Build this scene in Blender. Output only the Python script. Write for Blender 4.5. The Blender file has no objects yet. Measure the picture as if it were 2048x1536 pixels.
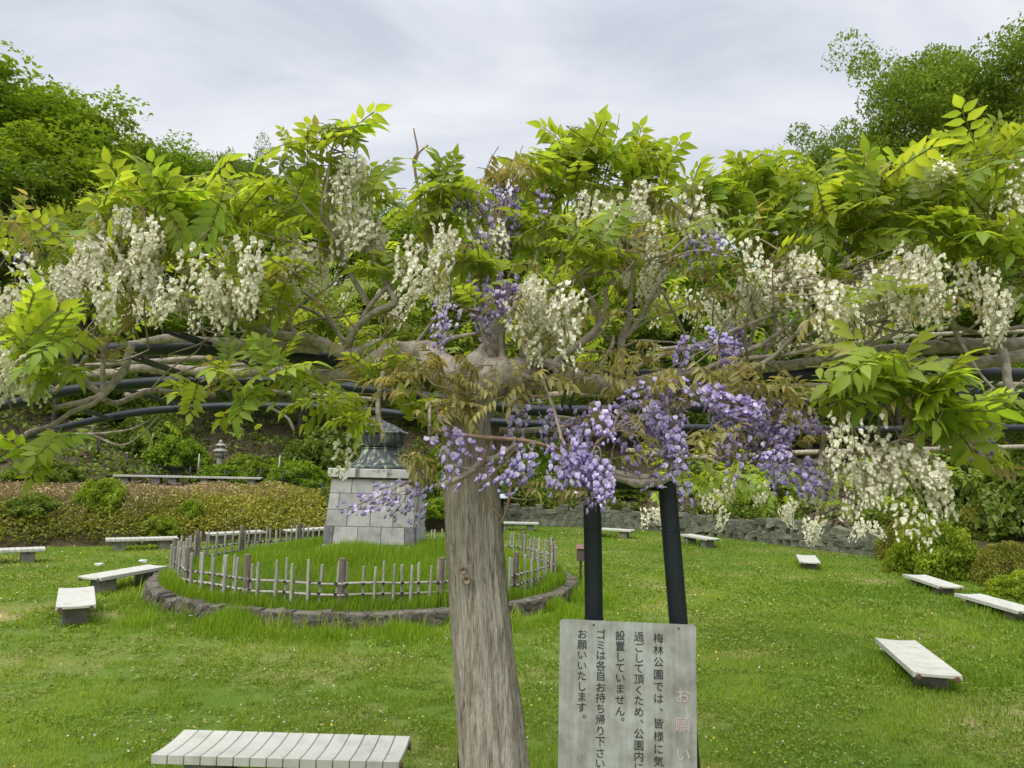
import bpy, bmesh, math, random
import numpy as np
from mathutils import Vector, Matrix, noise

# ------------------------------------------------------------------ camera, world, sun, exposure
sc = bpy.context.scene
C = bpy.context.collection
R = math.radians
F = 1450.0                      # focal length in photo pixels (2048 wide)
CAM = Vector((0, 0, 2.1))
PITCH = math.atan(172 / F)
ROLL = R(1.3)
fwd = Vector((0, math.cos(PITCH), math.sin(PITCH)))
up0 = Vector((0, -math.sin(PITCH), math.cos(PITCH)))
r0 = Vector((1, 0, 0))
right = r0 * math.cos(ROLL) + up0 * math.sin(ROLL)
up = up0 * math.cos(ROLL) - r0 * math.sin(ROLL)
cd = bpy.data.cameras.new('camera'); cam = bpy.data.objects.new('camera', cd); C.objects.link(cam)
cd.sensor_width = 36; cd.lens = 36 * F / 2048; cd.clip_start = 0.05; cd.clip_end = 1500
M = Matrix((right, up, -fwd)).transposed().to_4x4(); M.translation = CAM
cam.matrix_world = M
sc.camera = cam

SUN_EL, SUN_AZ = R(56), R(-140)      # azimuth from +Y, clockwise
w = bpy.data.worlds.new('World'); sc.world = w; w.use_nodes = True
nt = w.node_tree; N = nt.nodes; LK = nt.links
for n in list(N): N.remove(n)
wo = N.new('ShaderNodeOutputWorld'); bg = N.new('ShaderNodeBackground'); LK.new(bg.outputs[0], wo.inputs[0])
sky = N.new('ShaderNodeTexSky'); sky.sky_type = 'NISHITA'; sky.sun_disc = False
sky.sun_elevation = SUN_EL; sky.sun_rotation = SUN_AZ
skm = N.new('ShaderNodeVectorMath'); skm.operation = 'SCALE'; skm.inputs['Scale'].default_value = 0.06
LK.new(sky.outputs[0], skm.inputs[0])
tc = N.new('ShaderNodeTexCoord')
sep = N.new('ShaderNodeSeparateXYZ'); LK.new(tc.outputs['Generated'], sep.inputs[0])
mx = N.new('ShaderNodeMath'); mx.operation = 'MAXIMUM'; LK.new(sep.outputs['Z'], mx.inputs[0]); mx.inputs[1].default_value = 0.0
ad = N.new('ShaderNodeMath'); ad.operation = 'ADD'; LK.new(mx.outputs[0], ad.inputs[0]); ad.inputs[1].default_value = 0.28
dx = N.new('ShaderNodeMath'); dx.operation = 'DIVIDE'; LK.new(sep.outputs['X'], dx.inputs[0]); LK.new(ad.outputs[0], dx.inputs[1])
dy = N.new('ShaderNodeMath'); dy.operation = 'DIVIDE'; LK.new(sep.outputs['Y'], dy.inputs[0]); LK.new(ad.outputs[0], dy.inputs[1])
cb = N.new('ShaderNodeCombineXYZ'); LK.new(dx.outputs[0], cb.inputs[0]); LK.new(dy.outputs[0], cb.inputs[1])
mp = N.new('ShaderNodeMapping'); mp.inputs['Rotation'].default_value = (0, 0, R(-38)); mp.inputs['Scale'].default_value = (1.0, 2.0, 1)
mp.inputs['Location'].default_value = (5.1, 2.7, 0)
LK.new(cb.outputs[0], mp.inputs[0])
nz = N.new('ShaderNodeTexNoise'); nz.inputs['Scale'].default_value = 1.5; nz.inputs['Detail'].default_value = 7; nz.inputs['Roughness'].default_value = 0.58
nz.inputs['Distortion'].default_value = 0.5
LK.new(mp.outputs[0], nz.inputs['Vector'])
cr = N.new('ShaderNodeValToRGB')
cr.color_ramp.elements[0].position = 0.32; cr.color_ramp.elements[0].color = (0.30, 0.325, 0.37, 1)
cr.color_ramp.elements[1].position = 0.64; cr.color_ramp.elements[1].color = (0.445, 0.448, 0.472, 1)
e = cr.color_ramp.elements.new(0.46); e.color = (0.362, 0.38, 0.42, 1)
LK.new(nz.outputs['Fac'], cr.inputs['Fac'])
mixw = N.new('ShaderNodeMix'); mixw.data_type = 'RGBA'; mixw.inputs['Factor'].default_value = 0.94
LK.new(skm.outputs[0], mixw.inputs['A']); LK.new(cr.outputs[0], mixw.inputs['B'])
gz = N.new('ShaderNodeMapRange'); gz.inputs['From Min'].default_value = 0.55; gz.inputs['From Max'].default_value = 1.0   # overcast: brighter towards the zenith
gz.inputs['To Min'].default_value = 1.0; gz.inputs['To Max'].default_value = 2.4; LK.new(sep.outputs['Z'], gz.inputs['Value'])
LK.new(mixw.outputs['Result'], bg.inputs['Color']); LK.new(gz.outputs[0], bg.inputs['Strength'])

sd = bpy.data.lights.new('sun', 'SUN'); so = bpy.data.objects.new('sun', sd); C.objects.link(so)
sd.energy = 1.5; sd.angle = R(50); sd.color = (1.0, 0.96, 0.88)
sdir = Vector((math.sin(SUN_AZ) * math.cos(SUN_EL), math.cos(SUN_AZ) * math.cos(SUN_EL), math.sin(SUN_EL)))
so.rotation_euler = sdir.to_track_quat('Z', 'Y').to_euler()

vs = sc.view_settings
sc.display_settings.display_device = 'sRGB'
vs.view_transform = 'Standard'; vs.look = 'None'; vs.gamma = 1; vs.exposure = 1.05; vs.use_curve_mapping = False
sc.render.engine = 'CYCLES'
cy = sc.cycles
cy.max_bounces = 6; cy.diffuse_bounces = 4; cy.glossy_bounces = 2; cy.transmission_bounces = 3; cy.transparent_max_bounces = 4
cy.use_denoising = True
cy.sample_clamp_indirect = 4

rng = np.random.default_rng(7); rnd = random.Random(11)

# ------------------------------------------------------------------ helpers
def ray(px, py): return fwd + right * ((px - 1024) / F) - up * ((py - 768) / F)
def at(px, py, d):                  # point seen at a pixel, d metres in front
    v = ray(px, py); return CAM + v * (d / v.y)
def gr(px, py, z=0.0):              # point seen at a pixel on the level z
    v = ray(px, py); return CAM + v * ((z - CAM.z) / v.z)
def proj(p):
    v = Vector(p) - CAM; d = v.dot(fwd)
    return 1024 + F * v.dot(right) / d, 768 - F * v.dot(up) / d

def tag(o, label=None, cat=None, group=None, kind=None):
    if label: o['label'] = label
    if cat: o['category'] = cat
    if group: o['group'] = group
    if kind: o['kind'] = kind
    return o
def link(o, parent=None):
    C.objects.link(o)
    if parent is not None: o.parent = parent
    return o
def empty(name, loc=(0, 0, 0), rz=0.0, parent=None):
    o = bpy.data.objects.new(name, None); o.location = loc; o.rotation_euler = (0, 0, rz); o.empty_display_size = 0.1
    return link(o, parent)
def copy_tree(o, parent=None):
    c = o.copy(); C.objects.link(c)
    if parent is not None: c.parent = parent
    for ch in list(o.children): copy_tree(ch, c)
    return c

class MB:
    def __init__(s): s.v = []; s.f = []; s.m = []
    def add(s, verts, faces, mi=0):
        b = len(s.v); s.v.extend([tuple(p) for p in verts]); s.f.extend([tuple(i + b for i in f) for f in faces]); s.m.extend([mi] * len(faces)); return s
    def box(s, c, d, mat=None, taper=1.0, mi=0):
        x, y, z = d[0] / 2, d[1] / 2, d[2] / 2
        vs_ = [Vector((sx * x * (taper if sz > 0 else 1), sy * y * (taper if sz > 0 else 1), sz * z)) for sz in (-1, 1) for sy in (-1, 1) for sx in (-1, 1)]
        if mat is not None: vs_ = [mat @ p for p in vs_]
        vs_ = [p + Vector(c) for p in vs_]
        return s.add(vs_, [(0, 2, 3, 1), (4, 5, 7, 6), (0, 1, 5, 4), (1, 3, 7, 5), (3, 2, 6, 7), (2, 0, 4, 6)], mi)
    def tube(s, pts, rad, seg=8, caps=True, wob=0.0, mi=0):
        pts = [Vector(p) for p in pts]; n = len(pts)
        if isinstance(rad, (int, float)): rad = [rad] * n
        ref = None; V = []
        for i, p in enumerate(pts):
            t = (pts[min(i + 1, n - 1)] - pts[max(i - 1, 0)]).normalized()
            if ref is None:
                ref = Vector((0, 0, 1)) if abs(t.z) < .9 else Vector((1, 0, 0))
            ref = (ref - t * ref.dot(t)).normalized(); b = t.cross(ref)
            for k in range(seg):
                a = 2 * math.pi * k / seg; d = ref * math.cos(a) + b * math.sin(a); r = rad[i]
                if wob: r *= 1 + wob * noise.noise((p + d * r) * 9 / max(.2, 10 * r))
                V.append(p + d * r)
        fs = [(i * seg + k, i * seg + (k + 1) % seg, (i + 1) * seg + (k + 1) % seg, (i + 1) * seg + k) for i in range(n - 1) for k in range(seg)]
        if caps: fs += [tuple(range(seg))[::-1], tuple((n - 1) * seg + k for k in range(seg))]
        return s.add(V, fs, mi)
    def lathe(s, prof, seg=24, c=(0, 0, 0), lobes=0, amp=0.0, lobe_z=None, mi=0):
        V = []; n = len(prof)
        for (r, z) in prof:
            for k in range(seg):
                a = 2 * math.pi * k / seg; rr = r
                if lobes and (lobe_z is None or lobe_z[0] <= z <= lobe_z[1]): rr = r * (1 + amp * (abs(math.sin(a * lobes / 2)) - .5))
                V.append((c[0] + rr * math.cos(a), c[1] + rr * math.sin(a), c[2] + z))
        fs = [(i * seg + k, i * seg + (k + 1) % seg, (i + 1) * seg + (k + 1) % seg, (i + 1) * seg + k) for i in range(n - 1) for k in range(seg)]
        fs += [tuple(range(seg))[::-1], tuple((n - 1) * seg + k for k in range(seg))]
        return s.add(V, fs, mi)
    def mesh(s, name, mats, smooth=False):
        me = bpy.data.meshes.new(name); me.from_pydata(s.v, [], s.f)
        for m in (mats if isinstance(mats, (list, tuple)) else [mats]): me.materials.append(m)
        if any(s.m): me.polygons.foreach_set('material_index', s.m)
        if smooth: me.polygons.foreach_set('use_smooth', [True] * len(s.f))
        me.update(); return me
    def build(s, name, mats, parent=None, smooth=False, loc=None, bevel=0.0):
        me = s.mesh(name, mats, smooth)
        if bevel:
            bm = bmesh.new(); bm.from_mesh(me)
            bmesh.ops.bevel(bm, geom=bm.edges[:], offset=bevel, segments=1, affect='EDGES'); bm.to_mesh(me); bm.free()
        o = bpy.data.objects.new(name, me)
        if loc is not None: o.location = loc
        return link(o, parent)

def np_mesh(name, V, Q, mats, tint=None, mi=None, smooth=False):
    """V (n,3) float, Q (m,k) int with k = 3 or 4"""
    me = bpy.data.meshes.new(name); V = np.ascontiguousarray(V, np.float32); Q = np.ascontiguousarray(Q, np.int32)
    m, k = Q.shape
    me.vertices.add(len(V)); me.vertices.foreach_set('co', V.ravel())
    me.loops.add(m * k); me.loops.foreach_set('vertex_index', Q.ravel())
    me.polygons.add(m); me.polygons.foreach_set('loop_start', np.arange(0, m * k, k, dtype=np.int32))
    for x in (mats if isinstance(mats, (list, tuple)) else [mats]): me.materials.append(x)
    if mi is not None: me.polygons.foreach_set('material_index', np.ascontiguousarray(mi, np.int32))
    if smooth: me.polygons.foreach_set('use_smooth', np.ones(m, bool))
    me.update(calc_edges=True)
    if tint is not None:
        a = me.attributes.new('tint', 'FLOAT_COLOR', 'POINT')
        t = np.ones((len(V), 4), np.float32); tt = np.asarray(tint, np.float32)
        if tt.ndim == 1: t[:, :3] = tt[:, None]
        else: t[:, :tt.shape[1]] = tt
        a.data.foreach_set('color', t.ravel())
    return me
def obj(name, me, parent=None): return link(bpy.data.objects.new(name, me), parent)

def spline(P, n=6):
    """Catmull-Rom through rows of P (any columns)"""
    P = [np.array(p, float) for p in P]; out = []
    Q = [2 * P[0] - P[1]] + P + [2 * P[-1] - P[-2]]
    for i in range(1, len(Q) - 2):
        for k in range(n):
            t = k / n
            out.append(0.5 * ((2 * Q[i]) + (-Q[i - 1] + Q[i + 1]) * t + (2 * Q[i - 1] - 5 * Q[i] + 4 * Q[i + 1] - Q[i + 2]) * t * t + (-Q[i - 1] + 3 * Q[i] - 3 * Q[i + 1] + Q[i + 2]) * t ** 3))
    out.append(P[-1]); return np.array(out)

# ------------------------------------------------------------------ materials
def newmat(name):
    m = bpy.data.materials.new(name); m.use_nodes = True
    n = m.node_tree.nodes; p = n.get('Principled BSDF'); return m, m.node_tree, p
def ramp(t, fac, stops):
    r = t.nodes.new('ShaderNodeValToRGB'); el = r.color_ramp.elements
    el[0].position, el[0].color = stops[0][0], (*stops[0][1], 1); el[1].position, el[1].color = stops[-1][0], (*stops[-1][1], 1)
    for s_ in stops[1:-1]: x = el.new(s_[0]); x.color = (*s_[1], 1)
    t.links.new(fac, r.inputs['Fac']); return r
def nmat(name, stops, scale=5, rough=0.8, bump=0.0, stretch=(1, 1, 1), detail=6, spec=0.3, bscale=None, metal=0.0, coord='Object', nrough=0.6, rndamt=0.0, bdist=0.01):
    m, t, p = newmat(name); L = t.links
    c = t.nodes.new('ShaderNodeTexCoord'); mp_ = t.nodes.new('ShaderNodeMapping'); mp_.inputs['Scale'].default_value = stretch
    L.new(c.outputs[coord], mp_.inputs[0])
    vec = mp_.outputs[0]
    if rndamt:
        oi = t.nodes.new('ShaderNodeObjectInfo'); av = t.nodes.new('ShaderNodeVectorMath'); av.operation = 'ADD'
        sc_ = t.nodes.new('ShaderNodeMath'); sc_.operation = 'MULTIPLY'; sc_.inputs[1].default_value = 37
        L.new(oi.outputs['Random'], sc_.inputs[0]); L.new(vec, av.inputs[0]); L.new(sc_.outputs[0], av.inputs[1]); vec = av.outputs[0]
    z = t.nodes.new('ShaderNodeTexNoise'); z.inputs['Scale'].default_value = scale; z.inputs['Detail'].default_value = detail; z.inputs['Roughness'].default_value = nrough
    L.new(vec, z.inputs['Vector'])
    rp = ramp(t, z.outputs['Fac'], stops); col = rp.outputs[0]
    if rndamt:
        hs = t.nodes.new('ShaderNodeHueSaturation'); mr = t.nodes.new('ShaderNodeMapRange')
        mr.inputs['To Min'].default_value = 1 - rndamt; mr.inputs['To Max'].default_value = 1 + rndamt
        L.new(oi.outputs['Random'], mr.inputs['Value']); L.new(mr.outputs[0], hs.inputs['Value']); L.new(col, hs.inputs['Color']); col = hs.outputs[0]
    L.new(col, p.inputs['Base Color'])
    p.inputs['Roughness'].default_value = rough; p.inputs['Specular IOR Level'].default_value = spec; p.inputs['Metallic'].default_value = metal
    if bump:
        b = t.nodes.new('ShaderNodeBump'); b.inputs['Strength'].default_value = bump; b.inputs['Distance'].default_value = bdist
        z2 = t.nodes.new('ShaderNodeTexNoise'); z2.inputs['Scale'].default_value = bscale or scale * 2; z2.inputs['Detail'].default_value = 5; L.new(vec, z2.inputs['Vector'])
        L.new(z2.outputs['Fac'], b.inputs['Height']); L.new(b.outputs[0], p.inputs['Normal'])
    return m
def leafmat(name, dark, light, trans=0.4, tcol=None, rough=0.45, spec=0.35, objvar=0.25, hue=0.0):
    """leaf: tint attribute (0..1) runs from dark to light; part of the light passes through"""
    m, t, p = newmat(name); L = t.links
    a = t.nodes.new('ShaderNodeAttribute'); a.attribute_name = 'tint'
    mix = t.nodes.new('ShaderNodeMix'); mix.data_type = 'RGBA'
    mix.inputs['A'].default_value = (*dark, 1); mix.inputs['B'].default_value = (*light, 1)
    sp_ = t.nodes.new('ShaderNodeSeparateColor'); L.new(a.outputs['Color'], sp_.inputs[0]); L.new(sp_.outputs[0], mix.inputs['Factor'])
    hs = t.nodes.new('ShaderNodeHueSaturation'); oi = t.nodes.new('ShaderNodeObjectInfo'); mr = t.nodes.new('ShaderNodeMapRange')
    mr.inputs['To Min'].default_value = 1 - objvar; mr.inputs['To Max'].default_value = 1 + objvar
    L.new(oi.outputs['Random'], mr.inputs['Value']); L.new(mr.outputs[0], hs.inputs['Value']); L.new(mix.outputs['Result'], hs.inputs['Color'])
    if hue:
        h2 = t.nodes.new('ShaderNodeMapRange'); h2.inputs['To Min'].default_value = 0.5 - hue; h2.inputs['To Max'].default_value = 0.5 + hue
        mu = t.nodes.new('ShaderNodeMath'); mu.operation = 'MULTIPLY'; mu.inputs[1].default_value = 7.31; fr = t.nodes.new('ShaderNodeMath'); fr.operation = 'FRACT'
        L.new(oi.outputs['Random'], mu.inputs[0]); L.new(mu.outputs[0], fr.inputs[0]); L.new(fr.outputs[0], h2.inputs['Value']); L.new(h2.outputs[0], hs.inputs['Hue'])
    L.new(hs.outputs[0], p.inputs['Base Color']); p.inputs['Roughness'].default_value = rough; p.inputs['Specular IOR Level'].default_value = spec
    tr = t.nodes.new('ShaderNodeBsdfTranslucent')
    tm = t.nodes.new('ShaderNodeMix'); tm.data_type = 'RGBA'; tm.blend_type = 'MULTIPLY'; tm.inputs['Factor'].default_value = 1
    tm.inputs['B'].default_value = (*(tcol or (1.5, 1.3, .7)), 1); L.new(hs.outputs[0], tm.inputs['A']); L.new(tm.outputs['Result'], tr.inputs['Color'])
    ms = t.nodes.new('ShaderNodeMixShader'); ms.inputs['Fac'].default_value = trans
    L.new(p.outputs[0], ms.inputs[1]); L.new(tr.outputs[0], ms.inputs[2])
    L.new(ms.outputs[0], t.nodes['Material Output'].inputs['Surface']); return m

m_leaf = leafmat('wisteria leaf green', (0.145, 0.25, 0.032), (0.38, 0.475, 0.068), 0.58, (1.75, 1.6, .65), objvar=.22, hue=.015)
m_bronze = leafmat('wisteria leaf bronze', (0.25, 0.225, 0.06), (0.56, 0.53, 0.20), 0.45, (1.3, 1.1, .6), objvar=.22, hue=.012)
m_white = leafmat('white wisteria petals', (0.74, 0.67, 0.46), (0.93, 0.91, 0.77), 0.3, (1.0, .98, .9), rough=.6, spec=.15, objvar=.10)
m_purple = leafmat('purple wisteria petals', (0.25, 0.16, 0.48), (0.74, 0.68, 0.91), 0.3, (1.1, .95, 1.1), rough=.6, spec=.15, objvar=.15, hue=.012)
m_stem = nmat('flower stalk', [(.3, (.20, .22, .05)), (.7, (.28, .26, .08))], 30, .6)
m_pstem = nmat('purple flower stalk', [(.3, (.16, .10, .07)), (.7, (.24, .17, .10))], 30, .6)
m_branch = nmat('wisteria branch bark', [(.25, (.14, .115, .09)), (.5, (.33, .285, .23)), (.75, (.50, .455, .38))], 30, .85, .6, (1, 1, 1), bscale=60)
m_twig = nmat('wisteria twig bark', [(.3, (.15, .10, .065)), (.7, (.33, .26, .19))], 40, .8, .3)
m_redtwig = nmat('young reddish stem', [(.3, (.15, .09, .06)), (.7, (.28, .19, .13))], 30, .6, .2)
m_pipe = nmat('dark blue painted steel', [(.3, (.008, .012, .018)), (.7, (.015, .022, .030))], 8, .45, .08, spec=.4, bscale=120)
m_bench = nmat('off-white bench plastic', [(.28, (.40, .395, .335)), (.45, (.50, .50, .44)), (.75, (.57, .57, .515))], 6, .55, .05, spec=.4, bscale=150, rndamt=.02)
m_benchcap = nmat('brown pipe cap', [(.3, (.10, .06, .045)), (.7, (.16, .10, .07))], 20, .6)
m_conc = nmat('weathered concrete', [(.3, (.13, .12, .105)), (.7, (.27, .255, .225))], 9, .9, .5, bscale=60, rndamt=.1)
m_granite = nmat('pale granite block', [(.25, (.25, .25, .235)), (.5, (.40, .40, .375)), (.8, (.50, .495, .46))], 7, .8, .3, bscale=90, rndamt=.14)
m_darkstone = nmat('stained dark stone', [(.3, (.10, .10, .105)), (.7, (.21, .20, .205))], 14, .8, .3, rndamt=.1)
m_capstone = nmat('capstone with dark stains', [(.36, (.16, .13, .13)), (.46, (.44, .43, .40)), (.8, (.60, .60, .56))], 3.2, .8, .3, rndamt=.1)
m_joint = nmat('mortar joint', [(.3, (.11, .11, .10)), (.7, (.17, .17, .155))], 20, .95)
m_rock = nmat('brown volcanic rock', [(.25, (.05, .045, .035)), (.55, (.125, .112, .088)), (.8, (.23, .21, .175))], 11, .92, .8, bscale=40, rndamt=.35)
m_wallrock = nmat('mossy wall stone', [(.25, (.05, .056, .034)), (.5, (.12, .128, .088)), (.8, (.22, .218, .17))], 7, .92, .8, bscale=30, rndamt=.3)
m_picket = nmat('weathered bamboo picket', [(.25, (.20, .19, .155)), (.6, (.38, .37, .31)), (.8, (.50, .485, .42))], 9, .8, .3, (3, 3, .6), rndamt=.22)
m_post = nmat('weathered brown post', [(.25, (.09, .07, .055)), (.7, (.22, .185, .15))], 9, .85, .4, (3, 3, .5), rndamt=.2)
m_rope = nmat('black palm rope', [(.3, (.012, .011, .010)), (.7, (.03, .028, .025))], 60, .95)
m_sign = None
m_ink = nmat('black lettering', [(.3, (.018, .018, .02)), (.7, (.03, .03, .034))], 50, .6)
m_pink = nmat('faded pink lettering', [(.38, (.40, .38, .37)), (.52, (.49, .38, .385)), (.7, (.54, .45, .45))], 120, .7)
m_bolt = nmat('bolt steel', [(.3, (.06, .06, .055)), (.7, (.14, .13, .12))], 40, .5, metal=.6)
m_box = nmat('brown painted box', [(.3, (.085, .06, .055)), (.7, (.13, .095, .085))], 8, .7, .1)
m_boxroof = nmat('reddish box roof', [(.3, (.15, .07, .06)), (.7, (.22, .12, .10))], 8, .7)
m_shade = nmat('pale metal lamp hat', [(.3, (.33, .37, .42)), (.7, (.44, .48, .53))], 8, .5)
m_lantern = nmat('grey lantern stone', [(.3, (.22, .22, .19)), (.7, (.44, .43, .38))], 9, .9, .5)
m_bark = nmat('tree bark', [(.3, (.045, .035, .026)), (.7, (.12, .10, .08))], 9, .9, .5)
m_litter = nmat('white litter', [(.3, (.7, .7, .68)), (.7, (.8, .8, .78))], 20, .7)

# verdigris bronze with pale run-off streaks
m_bronzemetal, t, p = newmat('verdigris bronze'); L = t.links
c_ = t.nodes.new('ShaderNodeTexCoord'); mp_ = t.nodes.new('ShaderNodeMapping'); mp_.inputs['Scale'].default_value = (11, 11, .7); L.new(c_.outputs['Object'], mp_.inputs[0])
z_ = t.nodes.new('ShaderNodeTexNoise'); z_.inputs['Scale'].default_value = 1.3; z_.inputs['Detail'].default_value = 4; L.new(mp_.outputs[0], z_.inputs['Vector'])
rp = ramp(t, z_.outputs['Fac'], [(.42, (.030, .034, .036)), (.53, (.065, .078, .072)), (.60, (.15, .19, .13)), (.70, (.36, .41, .26))])
L.new(rp.outputs[0], p.inputs['Base Color']); p.inputs['Roughness'].default_value = .6; p.inputs['Metallic'].default_value = .15

# brushed sign plate
m_sign, t, p = newmat('scuffed aluminium plate'); L = t.links
c_ = t.nodes.new('ShaderNodeTexCoord'); z_ = t.nodes.new('ShaderNodeTexNoise'); z_.inputs['Scale'].default_value = 6; z_.inputs['Detail'].default_value = 8; z_.inputs['Roughness'].default_value = .65
L.new(c_.outputs['Object'], z_.inputs['Vector'])
mp_ = t.nodes.new('ShaderNodeMapping'); mp_.inputs['Scale'].default_value = (60, 60, 5); L.new(c_.outputs['Object'], mp_.inputs[0])
z2_ = t.nodes.new('ShaderNodeTexNoise'); z2_.inputs['Scale'].default_value = 1; z2_.inputs['Detail'].default_value = 3; L.new(mp_.outputs[0], z2_.inputs['Vector'])
mm = t.nodes.new('ShaderNodeMath'); mm.operation = 'MULTIPLY_ADD'; mm.inputs[1].default_value = .3; L.new(z2_.outputs['Fac'], mm.inputs[0]); L.new(z_.outputs['Fac'], mm.inputs[2])
rp = ramp(t, mm.outputs[0], [(.48, (.25, .245, .225)), (.62, (.37, .37, .352)), (.78, (.50, .51, .51))])
L.new(rp.outputs[0], p.inputs['Base Color']); p.inputs['Roughness'].default_value = .5; p.inputs['Metallic'].default_value = .25

# trunk bark: long vertical fibres
m_trunk, t, p = newmat('wisteria trunk bark'); L = t.links
c_ = t.nodes.new('ShaderNodeTexCoord')
def strz(sx, sz, sc_, det):
    mp_ = t.nodes.new('ShaderNodeMapping'); mp_.inputs['Scale'].default_value = (sx, sx, sz); L.new(c_.outputs['Object'], mp_.inputs[0])
    z_ = t.nodes.new('ShaderNodeTexNoise'); z_.inputs['Scale'].default_value = sc_; z_.inputs['Detail'].default_value = det; z_.inputs['Roughness'].default_value = .65; z_.inputs['Distortion'].default_value = .25
    L.new(mp_.outputs[0], z_.inputs['Vector']); return z_.outputs['Fac']
a1 = strz(1, .09, 210, 3); a2 = strz(1, .10, 60, 6); a3 = strz(1, .8, 5, 4)
s1 = t.nodes.new('ShaderNodeMath'); s1.operation = 'MULTIPLY_ADD'; s1.inputs[1].default_value = .75; L.new(a1, s1.inputs[0]); L.new(a2, s1.inputs[2])
s2 = t.nodes.new('ShaderNodeMath'); s2.operation = 'MULTIPLY_ADD'; s2.inputs[1].default_value = .35; L.new(a3, s2.inputs[0]); L.new(s1.outputs[0], s2.inputs[2])
sg = t.nodes.new('ShaderNodeMath'); sg.operation = 'MULTIPLY_ADD'; sg.inputs[1].default_value = 1.95; sg.inputs[2].default_value = -1.46; L.new(s2.outputs[0], sg.inputs[0])
rp = ramp(t, sg.outputs[0], [(.08, (.085, .068, .053)), (.30, (.24, .205, .167)), (.55, (.375, .33, .275)), (.9, (.51, .46, .395))])
L.new(rp.outputs[0], p.inputs['Base Color']); p.inputs['Roughness'].default_value = .9; p.inputs['Specular IOR Level'].default_value = .15
b_ = t.nodes.new('ShaderNodeBump'); b_.inputs['Strength'].default_value = 1; b_.inputs['Distance'].default_value = .014; L.new(s1.outputs[0], b_.inputs['Height']); L.new(b_.outputs[0], p.inputs['Normal'])

# lawn soil under the blades
m_lawn, t, p = newmat('lawn turf'); L = t.links
c_ = t.nodes.new('ShaderNodeTexCoord'); z_ = t.nodes.new('ShaderNodeTexNoise'); z_.inputs['Scale'].default_value = .55; z_.inputs['Detail'].default_value = 7; z_.inputs['Roughness'].default_value = .6
L.new(c_.outputs['Object'], z_.inputs['Vector'])
z2_ = t.nodes.new('ShaderNodeTexNoise'); z2_.inputs['Scale'].default_value = 22; z2_.inputs['Detail'].default_value = 6; L.new(c_.outputs['Object'], z2_.inputs['Vector'])
mm = t.nodes.new('ShaderNodeMath'); mm.operation = 'MULTIPLY_ADD'; mm.inputs[1].default_value = .35; L.new(z2_.outputs['Fac'], mm.inputs[0]); L.new(z_.outputs['Fac'], mm.inputs[2])
rp = ramp(t, mm.outputs[0], [(.47, (.32, .26, .14)), (.58, (.18, .195, .052)), (.70, (.11, .17, .025)), (.90, (.07, .135, .016))])
L.new(rp.outputs[0], p.inputs['Base Color']); p.inputs['Roughness'].default_value = .95; p.inputs['Specular IOR Level'].default_value = .1
b_ = t.nodes.new('ShaderNodeBump'); b_.inputs['Strength'].default_value = .8; b_.inputs['Distance'].default_value = .03; L.new(z2_.outputs['Fac'], b_.inputs['Height']); L.new(b_.outputs[0], p.inputs['Normal'])

m_grass = leafmat('grass blades', (.10, .20, .014), (.34, .45, .05), .42, (1.4, 1.3, .6), rough=.6, spec=.15, objvar=0)
m_tallgrass = leafmat('tall grass blades', (.11, .22, .012), (.33, .48, .045), .45, (1.4, 1.3, .5), rough=.6, spec=.15, objvar=0)
m_soil = nmat('hillside leaf litter', [(.3, (.035, .028, .016)), (.5, (.075, .062, .036)), (.72, (.13, .10, .062))], 1.3, .95, .8, bscale=12, detail=9)
m_path = nmat('upper path soil', [(.3, (.16, .13, .09)), (.7, (.26, .22, .16))], 2, .95, .4)
m_moundsoil = nmat('mound soil', [(.35, (.12, .095, .05)), (.5, (.06, .10, .015)), (.7, (.045, .085, .01))], 3, .95, .5)

# ------------------------------------------------------------------ ground, bank and hillside
lawn = MB().add([(-300, -300, 0), (300, -300, 0), (300, 300, 0), (-300, 300, 0)], [(0, 1, 2, 3)]).build('lawn', m_lawn)
tag(lawn, 'wide mown green lawn of the park', kind='structure')
BD = [(16.0, -6.0), (13.5, 3.0), (12.4, 9.0), (12.2, 13.0), (11.8, 16.6), (10.0, 19.8), (8.6, 21.9), (6.8, 25.6), (4.4, 27.7), (.4, 28.0), (-2.9, 24.4), (-6.2, 21.6), (-9.2, 18.6), (-12.2, 17.2), (-16, 14), (-19, 8), (-20, -6)]
BC = Vector((-1.0, 11.0))
bd_ang = np.unwrap([math.atan2(y - BC.y, x - BC.x) for x, y in BD]); bd_r = [math.hypot(x - BC.x, y - BC.y) for x, y in BD]
def edge_r(th): return float(np.interp(th, bd_ang, bd_r))
PL = [(0, 0.0), (.25, .22), (1.2, .72), (3.0, 1.30), (5.6, 1.37), (7.2, 2.2), (12, 4.6), (20, 8.2), (35, 14), (60, 20), (120, 26)]
PRt = [(0, 0.0), (.25, .62), (1.2, .95), (3.0, 1.65), (5.6, 2.7), (7.2, 3.4), (12, 5.4), (20, 8.4), (35, 14), (60, 20), (120, 26)]
def slope_z(th, s):
    k = min(1, max(0, (th - R(88)) / R(24))); k = k * k * (3 - 2 * k)
    a = np.interp(s, *zip(*PRt)); b = np.interp(s, *zip(*PL)); return float(a * (1 - k) + b * k)
def hill_z(x, y):
    th = math.atan2(y - BC.y, x - BC.x)
    if th < bd_ang[0] - .01: th += 2 * math.pi
    s = math.hypot(x - BC.x, y - BC.y) - edge_r(th)
    if s <= 0: return 0.0
    return slope_z(th, s) + .12 * min(1, s / 3) * noise.noise((x * .7, y * .7, 3)) * (1 + s * .12)
def hill_pt(th, s):
    r = edge_r(th) + s; x = BC.x + r * math.cos(th); y = BC.y + r * math.sin(th); return Vector((x, y, hill_z(x, y)))
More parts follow.
